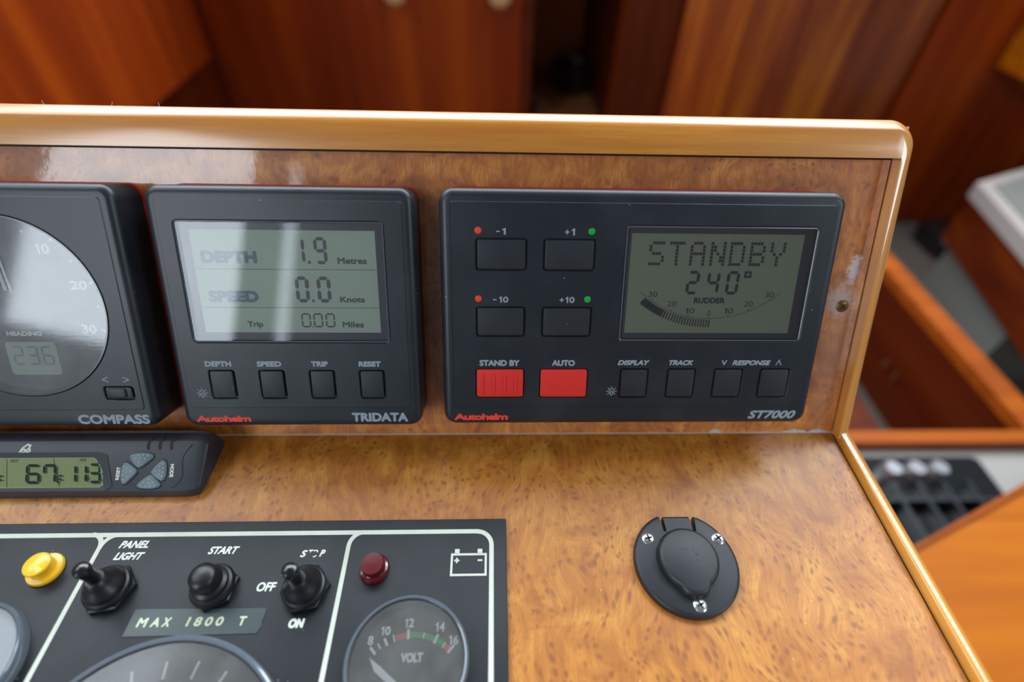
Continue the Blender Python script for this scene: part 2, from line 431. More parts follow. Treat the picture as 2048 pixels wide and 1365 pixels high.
SEG = {'0': 'abcdef', '1': 'bc', '1l': 'fe', '2': 'abged', '3': 'abgcd', '4': 'fgbc', '5': 'afgcd', '6': 'afgedc', '7': 'fabc', '8': 'abcdefg', '9': 'abcdfg', 'F': 'afge'}
def seg7(ch, u0, u1, v0, v1, t, w_, g, shear=0., gap=.12):
    vm = (v0+v1)/2; h = t/2; e = gap*t
    def H(y, lo):  # horizontal
        a, b = u0+h+e, u1-h-e; return [(a, y), (a+h, y+h), (b-h, y+h), (b, y), (b-h, y-h), (a+h, y-h)]
    def V(x, y0, y1):
        a, b = y0+e, y1-e; return [(x, a), (x+h, a+h), (x+h, b-h), (x, b), (x-h, b-h), (x-h, a+h)]
    P = {'a': H(v1-h, 0), 'g': H(vm, 0), 'd': H(v0+h, 0), 'f': V(u0+h, vm, v1-h), 'e': V(u0+h, v0+h, vm), 'b': V(u1-h, vm, v1-h), 'c': V(u1-h, v0+h, vm)}
    for k in SEG[ch]:
        g.poly([(x+shear*(y-v0), y) for x, y in P[k]], w_-.02, w_)
    return g
DOT = {'S': ["01111", "10000", "10000", "01110", "00001", "00001", "11110"], 'T': ["11111", "00100", "00100", "00100", "00100", "00100", "00100"],
       'A': ["01110", "10001", "10001", "11111", "10001", "10001", "10001"], 'N': ["10001", "11001", "11001", "10101", "10011", "10011", "10001"],
       'D': ["11110", "10001", "10001", "10001", "10001", "10001", "11110"], 'B': ["11110", "10001", "10001", "11110", "10001", "10001", "11110"],
       'Y': ["10001", "10001", "10001", "01010", "00100", "00100", "00100"]}

def lamp_icon(cx, cy, r, w_):
    g = G()
    g.stroke([(cx+r*.48*math.cos(rad(a)), cy+.05*r+r*.48*math.sin(rad(a))) for a in range(-40, 221, 20)], r*.13, w_)
    g.stroke([(cx-.2*r, cy-.75*r), (cx-.2*r, cy-.3*r), (cx-.36*r, cy-.3*r), (cx, cy+.12*r), (cx+.36*r, cy-.3*r), (cx+.2*r, cy-.3*r), (cx+.2*r, cy-.75*r)], r*.12, w_, closed=True)
    for a in (-42, -2, 42, 90, 138, 182, 222):
        c, s_ = math.cos(rad(a)), math.sin(rad(a)); g.stroke([(cx+.66*r*c, cy+.05*r+.66*r*s_), (cx+r*c, cy+.05*r+r*s_)], r*.13, w_)
    return g

# ------------------------------------------------------------------ SETTING: cabin behind the console (metres)
def struct(name, g, mat, label=None):
    o = bpy.data.objects.new(name, mesh_of(name, g, mat, unit=1.0, smooth=0)); COL.objects.link(o); o['kind'] = 'structure'
    if label: o['label'] = label
    return o
def mtr(name, label, cat, base, kind=None):
    t = Thing(name, label, cat, 'D', tuple(b*1000 for b in base), kind=kind); return t
def K(g): g.v = [(a*1000, b*1000, c*1000) for a, b, c in g.v]; return g      # metres to millimetres for Thing parts

struct('floor', G().box(-2.2, 2.6, -1.5, 1.34, -.72, -.67), M['carpet'])
wb = G().box(-1.9, .135, 1.30, 1.34, -.67, .30).box(.135, .36, 1.30, 1.34, .06, .30).box(.135, .36, 1.30, 1.34, -.67, -.40).box(.36, 2.6, 1.30, 1.34, -.67, .30)
struct('wall_back', wb, M['mah'])
struct('wall_left', G().box(-1.94, -1.9, -.6, 1.34, -.67, .30), M['mah'])
struct('wall_right', G().box(2.56, 2.6, .2, 1.30, -.67, .30), M['mah'])
# open locker in the back wall
lk = mtr('open_locker', 'dark open locker recess with brown lining in back wall', 'locker', (.25, 1.5, -.42))
lk.part('shelf', K(G().box(.135, .36, 1.341, 1.95, -.43, -.41)), M['cream'])
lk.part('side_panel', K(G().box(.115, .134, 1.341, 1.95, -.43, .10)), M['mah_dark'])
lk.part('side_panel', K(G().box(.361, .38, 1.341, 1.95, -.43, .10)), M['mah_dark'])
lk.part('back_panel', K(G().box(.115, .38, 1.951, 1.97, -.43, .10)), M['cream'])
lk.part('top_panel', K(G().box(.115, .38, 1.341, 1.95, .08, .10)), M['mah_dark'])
# edge strips of the opening
for i, (a, b) in enumerate(((.112, .134), (.361, .485))):
    struct('trim_%d' % (i+1), G().box(a, b, 1.275, 1.30, -.67, .30), M['mah_dark'] if i else M['mah_red'])
pot = mtr('cooking_pot', 'dark round pot standing in the open locker', 'pot', (.36, 1.62, -.41))
g = G().lathe(305, 1660, [(55, -409), (70, -390), (80, -340), (84, -330), (84, -326), (76, -328), (66, -385), (5, -392)], 40)
pot.part('bowl', g, M['hob']); pot.part('handle', G().stroke([(246, 1610), (190, 1560)], 14, -335, 8), M['hob'])
box2 = mtr('small_bottle', 'small dark bottle at the left inside the open locker', 'bottle', (.165, 1.45, -.41))
box2.part('bottle_body', G().lathe(158, 1450, [(10, -409), (11, -405), (11, -365), (4, -355), (4, -345)], 20), M['hob'])
# locker door left, with two round pulls
dr = mtr('locker_door', 'wide reddish mahogany locker door with two pale round pulls', 'door', (-.28, 1.3, -.6))
dr.part('door_panel', K(G().box(-.66, .108, 1.282, 1.299, -.66, .28)), M['mah'])
for x in (-.192, .053):
    p = dr.part('pull', G().merge(G().lathe(0, 0, [(10, 0), (12, 10), (24, 14), (25, 20), (18, 26), (2, 28)], 28), lambda q, x=x: (x*1000+q[0], 1282-q[2], -66+q[1])), M['pale_knob'], label='pale round pull')
# left overhead cabinet
cb = mtr('wall_cabinet', 'mahogany wall cabinet jutting out at far left', 'cabinet', (-.95, 1.0, -.215))
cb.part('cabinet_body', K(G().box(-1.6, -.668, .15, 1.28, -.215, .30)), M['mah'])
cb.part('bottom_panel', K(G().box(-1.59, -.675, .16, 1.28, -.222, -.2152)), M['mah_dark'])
# doors to the right of the locker
d2 = mtr('panelled_door', 'tall streaky golden mahogany door beside the open locker', 'door', (.82, 1.3, -.66))
xs = [.505, .66, .80, .96, 1.125]
for i in range(4):
    d2.part('plank', K(G().box(xs[i]+.0012, xs[i+1]-.0012, 1.280-.001*(i % 2), 1.299, -.66, .28)), wood('door_plank_%d' % i, *[tuple(c*[1.35, 1.0, .9, .8][i] for c in lin(*q)[:3])+(1,) for q in ((110, 36, 4), (150, 66, 8), (198, 112, 18))], 2, [.07, .09, .11, .1][i], .45, .25, .25, fine=False, contrast=(.3, .66)))
d3 = mtr('plain_door', 'plain reddish mahogany door panel at far right', 'door', (1.5, 1.3, -.66))
d3.part('door_panel', K(G().box(1.145, 2.3, 1.282, 1.299, -.66, .28)), M['mah'])
sb = mtr('shelf_box', 'light wooden shelf box on the far right wall', 'shelf', (1.6, 1.2, -.20))
sb.part('box_body', K(G().box(1.36, 2.1, 1.13, 1.279, -.195, .1)), M['mah_light'])
sb.part('bottom_panel', K(G().box(1.363, 2.1, 1.133, 1.279, -.212, -.1955)), M['mah_dark'])
# pale lid on a mahogany block
def quad(a, b, c, d, z0, z1): return G().loft([([a, b, c, d], z0), ([a, b, c, d], z1)])
c0, c1, c3 = Vector((1.187, .9457)), Vector((1.531, 1.248)), Vector((1.1355, .7247)); e1 = (c1-c0).normalized(); e3 = (c3-c0).normalized()
def pol(i, z0, z1, L=.85):
    a = c0+e1*i+e3*i; return quad(tuple(a), tuple(c3+e3*(.25-i*1.5)+e1*i*.8), tuple(c3+e3*(.25-i*1.5)+Vector((L, .0))), tuple(c1+e1*(.02)+Vector((.15-i, -.1-i))), z0, z1)
bx = mtr('storage_box', 'mahogany box with a pale grey lid at far right', 'box', (1.45, .95, -.67))
bx.part('lid', K(pol(0, -.385, -.35)), M['panel_grey'])
bx.part('lid_inset', K(pol(.055, -.3499, -.346)), M['panel_grey2'])
bx.part('box_body', K(pol(.012, -.50, -.3852)), M['mah_red'])
bx.part('plinth', K(pol(.06, -.669, -.5002)), M['panel_grey2'])
bl = mtr('black_strap', 'dark object lying on grey floor beside the pale lidded box', 'bag', (1.3, 1.15, -.67))
bl.part('bag_body', K(G().pad(1.36, 1.52, 1.06, 1.22, .04, -.669, -.60, .03)), M['hob'])
# galley: partition, worktop, hob
pt = mtr('partition', 'low mahogany partition running back beyond the worktop', 'partition', (.9, .6, -.67))
pt.part('partition_board', K(G().box(.885, .915, .295, 1.05, -.669, -.452)), M['mah_red'])
pt.part('capping', K(G().box(.880, .922, .295, 1.05, -.4518, -.43)), M['mah_edge'], label='lighter capping strip')
for y in (.567, .531):
    pt.part('button_catch', K(G().merge(G().lathe(0, 0, [(.006, 0), (.009, .004), (.009, .010), (.001, .012)], 20), lambda q, y=y: (.885-q[2], y, -.572+q[1]*1.0))), M['pale_knob'], label='pale round catch')
st = mtr('step_box', 'dark mahogany step inside the well beside the partition', 'step', (.75, .5, -.67))
st.part('step_body', K(G().box(.55, .80, .40, .78, -.669, -.60)), M['mah_dark'])
ct = mtr('galley_worktop', 'grey galley worktop carrying the black hob', 'worktop', (.6, .1, -.44))
ct.part('worktop_slab', K(G().box(.28, 1.25, -.25, .262, -.46, -.43)), M['worktop'])
ct.part('fiddle_rail', K(G().box(.28, 1.25, .2625, .284, -.47, -.412)), M['mah_edge'], label='wooden rail')
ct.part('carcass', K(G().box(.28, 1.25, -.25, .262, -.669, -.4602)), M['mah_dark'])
hb = mtr('gas_hob', 'black gas hob with three silver knobs on grey worktop', 'hob', (.6, .1, -.43))
hb.part('hob_plate', K(G().pad(.40, .755, .0, .245, .01, -.4299, -.420, .003)), M['hob'])
for x in (.600, .634, .668):
    kb = hb.part('knob', K(G().lathe(x, .214, [(.0145, -.4198), (.0145, -.414), (.013, -.406), (.0125, -.403), (.002, -.3985)], 28)), M['chrome'], label='silver control knob')
for i in range(4): hb.part('pan_support', K(G().box(.585+.036*i, .590+.036*i, .03, .195, -.4198, -.402)), M['hob_bar'])
for i in range(3): hb.part('pan_support', K(G().box(.57, .735, .045+.06*i, .05+.06*i, -.4196, -.4022)), M['hob_bar'])
hb.part('burner', K(G().lathe(.655, .105, [(.03, -.4198), (.03, -.412), (.02, -.408), (.002, -.407)], 30)), M['chrome'])
bd = mtr('bench_board', 'broad golden teak board at lower right corner', 'board', (.7, 0, -.33))
bd.part('board_top', K(quad((.40, .030), (.95, .250), (.95, -.5), (.40, -.5), -.352, -.33)), M['mah_light'])
bd.part('edge_strip', K(quad((.385, .026), (.96, .262), (.96, .251), (.40, .0302), -.36, -.326)), M['mah_edge'])
bd.part('support_panel', K(G().box(.80, .93, -.2, .12, -.4298, -.3522)), M['mah_dark'])
br = mtr('threshold_strip', 'brass threshold strip across the grey floor at right', 'strip', (1.4, .83, -.67))
br.part('strip', K(G().pad(1.29, 1.9, .815, .838, .005, -.6699, -.662, .003)), M['brass'])
for i, (x, y, r, h) in enumerate(((1.315, .705, .020, .03), (1.375, .722, .024, .035), (1.34, .66, .016, .02))):
    m = mtr('metal_cup', ['small shiny metal cup on the floor nearest the partition', 'larger shiny metal cup on the floor at right edge', 'smallest shiny cup on the floor in front of two others'][i], 'cup', (x, y, -.67))
    m.part('cup_body', K(G().lathe(x, y, [(r*.7, -.6699), (r, -.67+h), (r*.93, -.67+h), (r*.6, -.667)], 28)), M['chrome'])
mt = mtr('floor_mat', 'brownish mat on the floor in front of brass strip', 'mat', (1.5, .65, -.67))
mt.part('mat', K(G().pad(1.12, 1.9, .35, .81, .02, -.6699, -.664, .003)), plain('mat_brown', lin(96, 88, 74), .9, noise=.3))

# ------------------------------------------------------------------ CONSOLE
W0 = -262.0; UR = 216.3; UT = 223.9
con = Thing('console', 'angled helm console veneered in burl with honey wood trim', 'console', 'D', (0, -100, -600))
cosE, sinE = math.cos(E_), math.sin(E_)
def b2d(v, w_): return (v*cosE-w_*sinE, v*sinE+w_*cosE)
pr = [(-230, -2.2), (-1, -2.2), b2d(149, -2.2), b2d(149, -26), (60, 0), (40, -600), (-230, -600)]
con.part('carcass', G().prof('u', pr, W0, 222.5), M['honey_x'])
con.part('dash_panel', G().box(W0, UR-.5, -230, -.15, -2, 0), M['burl_flat'], label='burl veneered flat panel', smooth=0)
def Bpart(name, g, mat, label=None, cut=None, smooth=30):
    """console parts lying on the upright panel: own frame, still a child of the console"""
    me = mesh_of(name, g, mat, (0, 0, 0), smooth=smooth, cut=cut)
    o = bpy.data.objects.new(name, me); COL.objects.link(o); o.parent = con.o
    o.matrix_local = Matrix.Translation(-Vector(con.off)*.001) @ FR['B']
    if label: o['label'] = label
    return o
Bpart('instrument_panel', G().box(W0, UR-.4, .1, 135.2, -2, 0), M['burl_up'], 'glossy burl veneered upright panel', smooth=0)
def frame_g():
    g = G(); f = 7.0; R0 = 11.0; n = 12; h = 5.5
    rings = [(rrect(W0-40, UT, -60, 151.5, R0, n), -26)]
    v_, w_, prof = 0.0, 0.0, []        # roundover of the top: tight, then long and sky-facing, then tight
    for t0, t1, r_ in ((0, 15, 39.0), (15, 42, 4.0), (42, 66, 12.8), (66, 90, 3.0)):
        for k in range(6):
            a0, a1 = rad(t0+(t1-t0)*k/6), rad(t0+(t1-t0)*(k+1)/6)
            prof.append((v_, w_)); v_ += r_*(math.sin(a1)-math.sin(a0)); w_ += r_*(math.cos(a0)-math.cos(a1))
    prof.append((v_, w_))
    for pv, pw in reversed(prof):
        d = max(0.0, f-pw); iu = f-math.sqrt(max(0.0, f*f-d*d)); iv = v_-pv
        rings.append((rrect(W0-40+iu, UT-iu, -60, 151.5-iv, max(2.0, R0-iu), n), h-pw))
    g.loft(rings, cap0=True, cap1=False)
    top = rings[-1][0]
    inner = [(W0-60+25, -58), (UR, -58), (UR, 135.4), (W0-60+25, 135.4)]
    g.holed(top, [inner], h)
    b = len(g.v); lo = [(x, y) for x, y in inner]
    for w_ in (h, -1.9): g.v += [(x, y, w_) for x, y in lo]
    for i in range(4): j = (i+1) % 4; g.f.append((b+i, b+j, b+4+j, b+4+i))
    return g
Bpart('top_rail', frame_g(), M['honey_x'], 'rounded honey wood top rail', cut=[((UR-.05, 0, 0), (1, 0, 0)), ((W0, 0, 0), (-1, 0, 0)), ((0, 135.3, 0), (0, -1, 0))])
Bpart('side_rail', frame_g(), M['honey_y'], 'rounded honey wood side rail', cut=[((UR-.03, 0, 0), (-1, 0, 0)), ((0, -.5, 0), (0, -1, 0))])
Bpart('joint', G().box(W0, UR, 134.8, 135.38, 0, .25), M['groove'], 'dark joint line', smooth=0)
Bpart('joint', G().box(UR-.42, UR, 1, 135.0, 0, .08), M['groove'], 'dark joint line', smooth=0)
# rail of the flat panel
pf = [(UR+.6, -30), (UR+.6, 3.0)] + [(UR+.6+1.2-1.2*math.cos(rad(a)), 3.0+1.2*math.sin(rad(a))) for a in (30, 60, 90)] + [(UT-4.2+4.6*math.sin(rad(a)), -.4+4.6*math.cos(rad(a))) for a in range(0, 91, 10)] + [(UT+.4, -30)]
con.part('dash_rail', G().prof('v', pf, -230, 1.5), M['honey_y'], label='rounded honey wood rail')
con.part('joint', G().box(UR-.5, UR+.6, -230, -.6, -1, -.3), M['groove'], label='dark joint line', smooth=0)
# remains of sealant in the fold
g = G(); 
for u0, u1, h in ((-100, 216, .35),):
    n = 40; g.v += []
sealpts = [(-100, .4)] 
x = -100
g = G().prof('u', [(.1, .02), (.55, .02), (.1, .5)], -100, 216)
sl = Bpart('sealant_line', g, M['mastic'], 'pale sealant line in the fold', smooth=0)
for (a, b, h) in ((150.5, 157.5, 2.4), (189, 203, 2.0), (203, 214, 1.9)):
    o = [(a, .3)] + [(a+(b-a)*t, .3+h*math.sin(PI*t)**.6*(.75+.5*random.random())) for t in [i/10 for i in range(1, 10)]] + [(b, .3)]
    Bpart('sealant_flake', G().poly(o, .0, .25), M['mastic'], 'chip of old sealant')
# panel screw
ps = Thing('panel_screw', 'tarnished cross-head screw in the stained burl panel', 'screw', 'B', (207.6, 68, 0))
def screw(t, parent, u, v, w_, r, mat, rot=0, ang=True):
    h = t.part('screw_head', G().lathe(u, v, [(r, w_), (r, w_+.25), (r*.85, w_+.6), (r*.5, w_+.85), (.05, w_+.9)], 28), mat, parent=parent)
    g = G(); c, s_ = math.cos(rad(rot)), math.sin(rad(rot)); L = r*.55
    for dx, dy in ((c, s_), (-s_, c)): g.stroke([(u-dx*L, v-dy*L), (u+dx*L, v+dy*L)], r*.26, w_+.8, .14)
    return h, g
h, g = screw(ps, None, 207.6, 68, 0, 3.0, M['bronze'], 40); ps.part('cross_slot', g, M['slot'])
# bits of lint on the rail
for i, (u, v) in enumerate(((-146, 151), (-120, 151), (-100, 151.2), (222.8, 131))):
    t = Thing('lint', ['wisp of lint on the top rail at far left', 'curled lint fibre on top rail above the tridata unit', 'thin lint fibre on the top rail left of centre', 'tuft of lint on the outer edge of side rail'][i], 'lint', 'B', (u, v, 2))
    a0 = random.random()*3; pts = [(u+1.2*j*.5*math.cos(a0)*.6, v+.35*j*(1+.3*math.sin(j*2))) for j in range(5)]
    t.part('fibre', G().stroke(pts, .12, -1.5 if i < 3 else 0, .12), M['fluff'])

# ------------------------------------------------------------------ INSTRUMENTS
H0 = 19.65; H1 = 20.0
def btn_rect(u0, u1, v0, v1, r=1.4): return (u0, u1, v0, v1, r)
def instrument(t, u0, u1, v0, v1, panel, windows, buttons, corner=6.0, circle=None):
    """body with a raised face carrying holes; windows/buttons are (u0,u1,v0,v1,r)"""
    t.part('gasket', G().poly(rrect(u0+.9, u1-.2, v0+.4, v1+.40, corner, 6), 0, 1.6), M['red_line'], label='thin red gasket')
    f = 3.4; rings = [(rrect(u0, u1, v0, v1, corner, 8), 1.6)]
    for a in range(0, 91, 10):
        i = f*(1-math.cos(rad(a))); rings.append((rrect(u0+i, u1-i, v0+i, v1-i, corner-i, 8), H0-f+f*math.sin(rad(a))))
    g = G().loft(rings, cap0=True, cap1=False)
    pu0, pu1, pv0, pv1 = panel
    po = rrect(pu0, pu1, pv0, pv1, 1.5, 5)
    g.holed(rings[-1][0], [po], H0)
    pi_ = rrect(pu0+.3, pu1-.3, pv0+.3, pv1-.3, 1.3, 5)
    g.loft([(po, H0), (pi_, H1)], cap0=False, cap1=False)
    holes = []; lips = []
    allr = [(q, 1.6) for q in windows] + [(q, 1.2) for q in buttons]
    for (a, b, c, d, r), dep in allr:
        o = rrect(a, b, c, d, r, 5); i1 = rrect(a+.35, b-.35, c+.35, d-.35, max(.3, r-.35), 5)
        holes.append(o); g.loft([(o, H1), (i1, H1-.35), (i1, H1-dep)], cap0=False, cap1=False); g.f.append(tuple(range(len(g.v)-len(i1), len(g.v))))
    if circle:
        cx, cy, r, dep = circle; o = circ(cx, cy, r, 96); holes.append(o)
        i1 = circ(cx, cy, r-.5, 96); g.loft([(o, H1), (i1, H1-.5), (i1, H1-dep)], cap0=False, cap1=False); g.f.append(tuple(range(len(g.v)-96, len(g.v))))
    g.holed(pi_, holes, H1)
    return t.part('case', g, M['case'], label='charcoal moulded case')
def button(t, rc, mat=None, name='button', top=.35, inset=.95, label=None, parent=None):
    a, b, c, d, r = rc
    return t.part(name, G().pad(a+inset, b-inset*1.15, c+inset, d-inset*.75, 1.0, H1-1.2, H1+top, .35), mat or M['button'], label=label, parent=parent)
def display(t, win, act, lcd_mat, mask, glassm, wl=18.0):
    a, b, c, d, r = win
    g = G(); g.box(a+.4, b-.4, c+.4, d-.4, H1-1.55, H1-1.45)
    sc = t.part('display', G().pad(a+.45, b-.45, c+.45, d-.45, 1.2, H1-1.58, H1-1.5, .05), mask, label='recessed display surround')
    t.part('display_panel', G().box(act[0], act[1], act[2], act[3], H1-1.5, H1-1.42), lcd_mat, parent=sc, label='grey-green liquid crystal panel', smooth=0)
    o = rrect(a+.45, b-.45, c+.45, d-.45, 1.3, 5); i_ = rrect(a+1.1, b-1.1, c+1.1, d-1.1, .9, 5)
    rim = G(); bse = len(rim.v)
    m_ = rrect(a+.75, b-.75, c+.75, d-.75, 1.1, 5)
    rim.loft([(o, H1-1.2), (o, H1-.25), (m_, H1+.02), (i_, H1-.2), (i_, H1-.5)], cap0=False, cap1=False)
    t.part('lens_rim', rim, M['acrylic'], parent=sc, label='shiny bevelled lens edge')
    t.part('lens', G().holed(i_, [], H1-.3), glassm, parent=sc, label='clear lens')
    return sc
ZL = H1-1.40
def body_text(t, name, items, mat, w_=H1+.03, parent=None, bold=.25, label=None):
    for it in items:
        o = t.part(name, text(*it[:5], w_, bold=it[5] if len(it) > 5 else bold, shear=it[6] if len(it) > 6 else 0., spacing=it[7] if len(it) > 7 else 1.0), mat, smooth=0, parent=parent)
        o['label'] = 'lettering ' + it[0] if not label else label
    return o

# --- autopilot control head
t = Thing('autopilot_control', 'wide charcoal autopilot control unit reading STANDBY with two red buttons', 'instrument', 'B', (101.8, 68, 0))
grey = [btn_rect(31.2, 53.4, 87.2, 101.1), btn_rect(59.7, 82.3, 87.2, 101.1), btn_rect(31.2, 53.2, 57.9, 71.9), btn_rect(59.8, 82.3, 57.9, 71.9)]
small = [btn_rect(96.3, 110.1, 28.6, 43.4), btn_rect(117.9, 131.9, 28.6, 43.4), btn_rect(139.5, 153.8, 28.6, 43.4), btn_rect(160.9, 175.7, 28.6, 43.4)]
redb = [btn_rect(30.9, 53.3, 28.9, 43.3), btn_rect(59.7, 82.2, 28.9, 43.3)]
win = (94.2, 177.2, 55.8, 107.0, 2.2)
instrument(t, 16.3, 187.4, 15.0, 120.8, (21.0, 183.0, 24.5, 115.8), [win], grey+small+redb)
for q in grey+small: button(t, q)
b1 = button(t, redb[0], M['red_btn'], 'red_button', .5, .7, 'ribbed red button')
for u in (34.2, 39.25, 44.2, 49.2): t.part('rib', G().pad(u-.55, u+.55, 31.0, 40.8, .5, H1+.4, H1+1.0, .3), M['red_btn'], parent=b1)
button(t, redb[1], M['red_btn'], 'red_button', .5, .7, 'smooth red button')
for (u, v, m, n) in ((32.5, 104.0, 'red_print', 'red dot'), (32.5, 75.15, 'red_print', 'red dot'), (79.9, 104.0, 'green', 'green dot'), (79.7, 75.1, 'green', 'green dot')):
    t.part('indicator', G().lathe(u, v, [(1.45, H1), (1.45, H1+.15), (1.1, H1+.4), (.05, H1+.5)], 24), M[m], label=n)
body_text(t, 'lettering', [('1', 42.5, 44.1, 102.4, 105.1), ('1', 71.4, 72.9, 102.4, 105.2), ('10', 41.4, 45.4, 73.5, 76.2), ('10', 70.1, 74.1, 73.5, 76.2),
    ('STAND BY', 32.8, 50.7, 44.4, 47.3, .42), ('AUTO', 65.3, 75.7, 44.4, 47.3, .42), ('DISPLAY', 95.1, 109.6, 44.8, 47.3, .38, .25), ('TRACK', 118.5, 129.7, 44.8, 47.3, .38, .25),
    ('V', 142.6, 145.2, 44.8, 47.3, .2), ('RESPONSE', 147.7, 165.4, 44.8, 47.3, .38, .25)], M['grey_print'], label=None)
z = H1+.03
for u, v in ((40.9, 103.7), (39.7, 74.8)): t.part('minus_sign', G().stroke([(u-.9, v), (u+.6, v)], .5, z), M['grey_print'], smooth=0)
for u, v in ((69.6, 103.7), (68.5, 74.8)): t.part('plus_sign', G().stroke([(u-.95, v), (u+.95, v)], .5, z).stroke([(u, v-.95), (u, v+.95)], .5, z+.01), M['grey_print'], smooth=0)
t.part('arrow_mark', G().stroke([(168.0, 44.9), (169.2, 47.3), (170.4, 44.9)], .4, z), M['grey_print'], smooth=0)
t.part('lamp_symbol', lamp_icon(93.2, 32.1, 2.4, z), M['grey_print'], smooth=0)
body_text(t, 'model_lettering', [('ST7000', 159.0, 181.8, 17.9, 22.1, .5, .3)], M['grey_print'], label='grey ST7000 lettering', w_=H0+.03)
body_text(t, 'maker_lettering', [('Autohelm', 21.1, 45.8, 17.6, 20.9, .5, 0, .86)], M['red_print'], label='red Autohelm lettering', w_=H0+.03)
sc = display(t, win, (97.3, 171.6, 59.7, 103.4), M['lcd_b'], M['mask2'], M['glass2'])
g = G(); cu = [104.9, 113.6, 122.6, 131.4, 139.8, 148.6, 157.4]; cw = 6.7
for ch, u in zip('STANDBY', cu):
    for r_ in range(7):
        row = DOT[ch][r_]; y = 100.2-(r_+.5)*10.4/7; i = 0
        for i in range(5):
            if row[i] == '1':
                cx = u+(i+.5)*cw/5+(.25 if True else 0); g.box(cx-.6, cx+.6, y-.62, y+.62, ZL-.02, ZL)
t.part('display_word', g, M['seg_b'], parent=sc, label='dot-matrix word STANDBY', smooth=0)
g = G()
for ch, a in (('2', 122.6), ('4', 131.6), ('0', 140.2)): seg7(ch, a, a+5.6, 77.3, 87.7, 1.35, ZL, g, shear=.03)
g.stroke([(148.3, 87.2), (150.6, 87.2), (150.6, 85.2), (148.3, 85.2)], .9, ZL-.02, .02, closed=True)
t.part('display_digits', g, M['seg_b'], parent=sc, label='heading digits 240 degrees', smooth=0)
g = G()
text('RUDDER', 127.0, 140.9, 73.3, 75.9, ZL, bold=.35, g=g)
for s_, u, v in (('30', 108.6, 77.3), ('20', 117.4, 73.0), ('10', 125.9, 69.9), ('0', 134.5, 68.8), ('10', 143.3, 69.9), ('20', 151.7, 73.1), ('30', 160.6, 77.3)):
    k = 2.0 if len(s_) == 2 else .8; text(s_, u-k, u+k, v-1.25, v+1.25, ZL, bold=.0, g=g)
def arcpt(u, off=0.):   # the rudder scale, an arc through (103.2,78.2) (134.8,66.4) (165.4,77.8)
    cx, cy, R = 134.3, 113.5, 47.1; a = math.asin((u-cx)/R); return (cx+(R+off)*math.sin(a), cy-(R+off)*math.cos(a))
g.stroke([arcpt(103.2+62.2*i/30) for i in range(31)], .22, ZL-.02, .02)
for u in (108.0, 117.0, 125.2, 134.6, 143.4, 152.3, 161.0): g.stroke([arcpt(u, 0), arcpt(u, -1.0)], .25, ZL-.02, .02)
t.part('rudder_scale', g, M['seg_b'], parent=sc, label='curved rudder scale', smooth=0)
g = G(); nb = 26
for i in range(nb):
    u = 106.3+28.6*i/(nb-1); wd = .36 if i > 8 else .5; g.stroke([arcpt(u, .5), arcpt(u, 4.0)], wd*1.75, ZL-.02, .02)
g.stroke([arcpt(105.5+9*i/8, 2.2) for i in range(9)], 3.0, ZL-.04, .02)
t.part('rudder_bar', g, M['seg_b'], parent=sc, label='dark rudder bar', smooth=0)

# --- depth, speed and trip unit
t = Thing('depth_speed_display', 'square charcoal unit reading 1.9 metres and 0.0 knots', 'instrument', 'B', (-47.5, 68, 0))
btn = [btn_rect(-86.9, -75.1, 28.3, 42.6), btn_rect(-65.1, -53.3, 28.3, 42.6), btn_rect(-43.1, -31.3, 28.3, 42.6), btn_rect(-21.1, -9.3, 28.3, 42.6)]
win = (-91.0, -5.9, 54.7, 107.4, 2.4)
instrument(t, -101.3, 6.3, 14.3, 120.5, (-97.0, 1.6, 24.1, 115.4), [win], btn)
for q in btn: button(t, q, top=.3, inset=.9)
body_text(t, 'lettering', [('DEPTH', -87.5, -76.1, 44.0, 46.6, .40), ('SPEED', -65.1, -54.4, 44.0, 46.6, .40), ('TRIP', -41.5, -34.1, 44.0, 46.6, .40), ('RESET', -20.7, -10.9, 44.0, 46.6, .40)], M['grey_print'], label=None)
t.part('lamp_symbol', lamp_icon(-90.7, 31.4, 2.5, H1+.03), M['grey_print'], smooth=0)
body_text(t, 'model_lettering', [('TRIDATA', -25.7, -.2, 17.0, 21.5, .6)], M['grey_print'], label='grey TRIDATA lettering', w_=H0+.03)
body_text(t, 'maker_lettering', [('Autohelm', -95.6, -71.3, 17.1, 20.3, .5, 0, .86)], M['red_print'], label='red Autohelm lettering', w_=H0+.03)
sc = display(t, win, (-85.4, -10.2, 59.4, 103.2), M['lcd_a'], M['mask'], M['glass'])
body_text(t, 'display_word', [('DEPTH', -82.3, -59.4, 89.4, 94.6, .95), ('SPEED', -81.8, -60.8, 72.7, 77.9, .95)], M['seg_w'], ZL, sc)
body_text(t, 'display_word', [('Metres', -26.4, -14.2, 89.4, 92.2, .35), ('Knots', -26.7, -16.2, 72.9, 75.5, .35), ('Miles', -26.6, -17.4, 61.7, 64.4, .32), ('Trip', -67.2, -60.5, 61.1, 64.4, .32)], M['seg_a'], ZL, sc)
g = G()
seg7('1l', -40.9, -36.9, 89.3, 100.5, 1.35, ZL, g); seg7('9', -35.7, -30.4, 89.3, 100.5, 1.4, ZL, g); g.box(-38.6, -37.5, 89.4, 90.7, ZL-.02, ZL)
seg7('0', -45.1, -39.3, 72.8, 84.1, 1.6, ZL, g); seg7('0', -36.0, -30.2, 72.8, 84.1, 1.6, ZL, g); g.box(-38.6, -37.5, 72.9, 74.2, ZL-.02, ZL)
for a in (-44.0, -38.9, -33.7): seg7('0', a, a+4.1, 61.7, 68.1, .75, ZL, g)
g.box(-39.6, -39.1, 61.7, 62.3, ZL-.02, ZL)
t.part('display_digits', g, M['seg_a'], parent=sc, label='segment digits 1.9, 0.0 and 0.00', smooth=0)
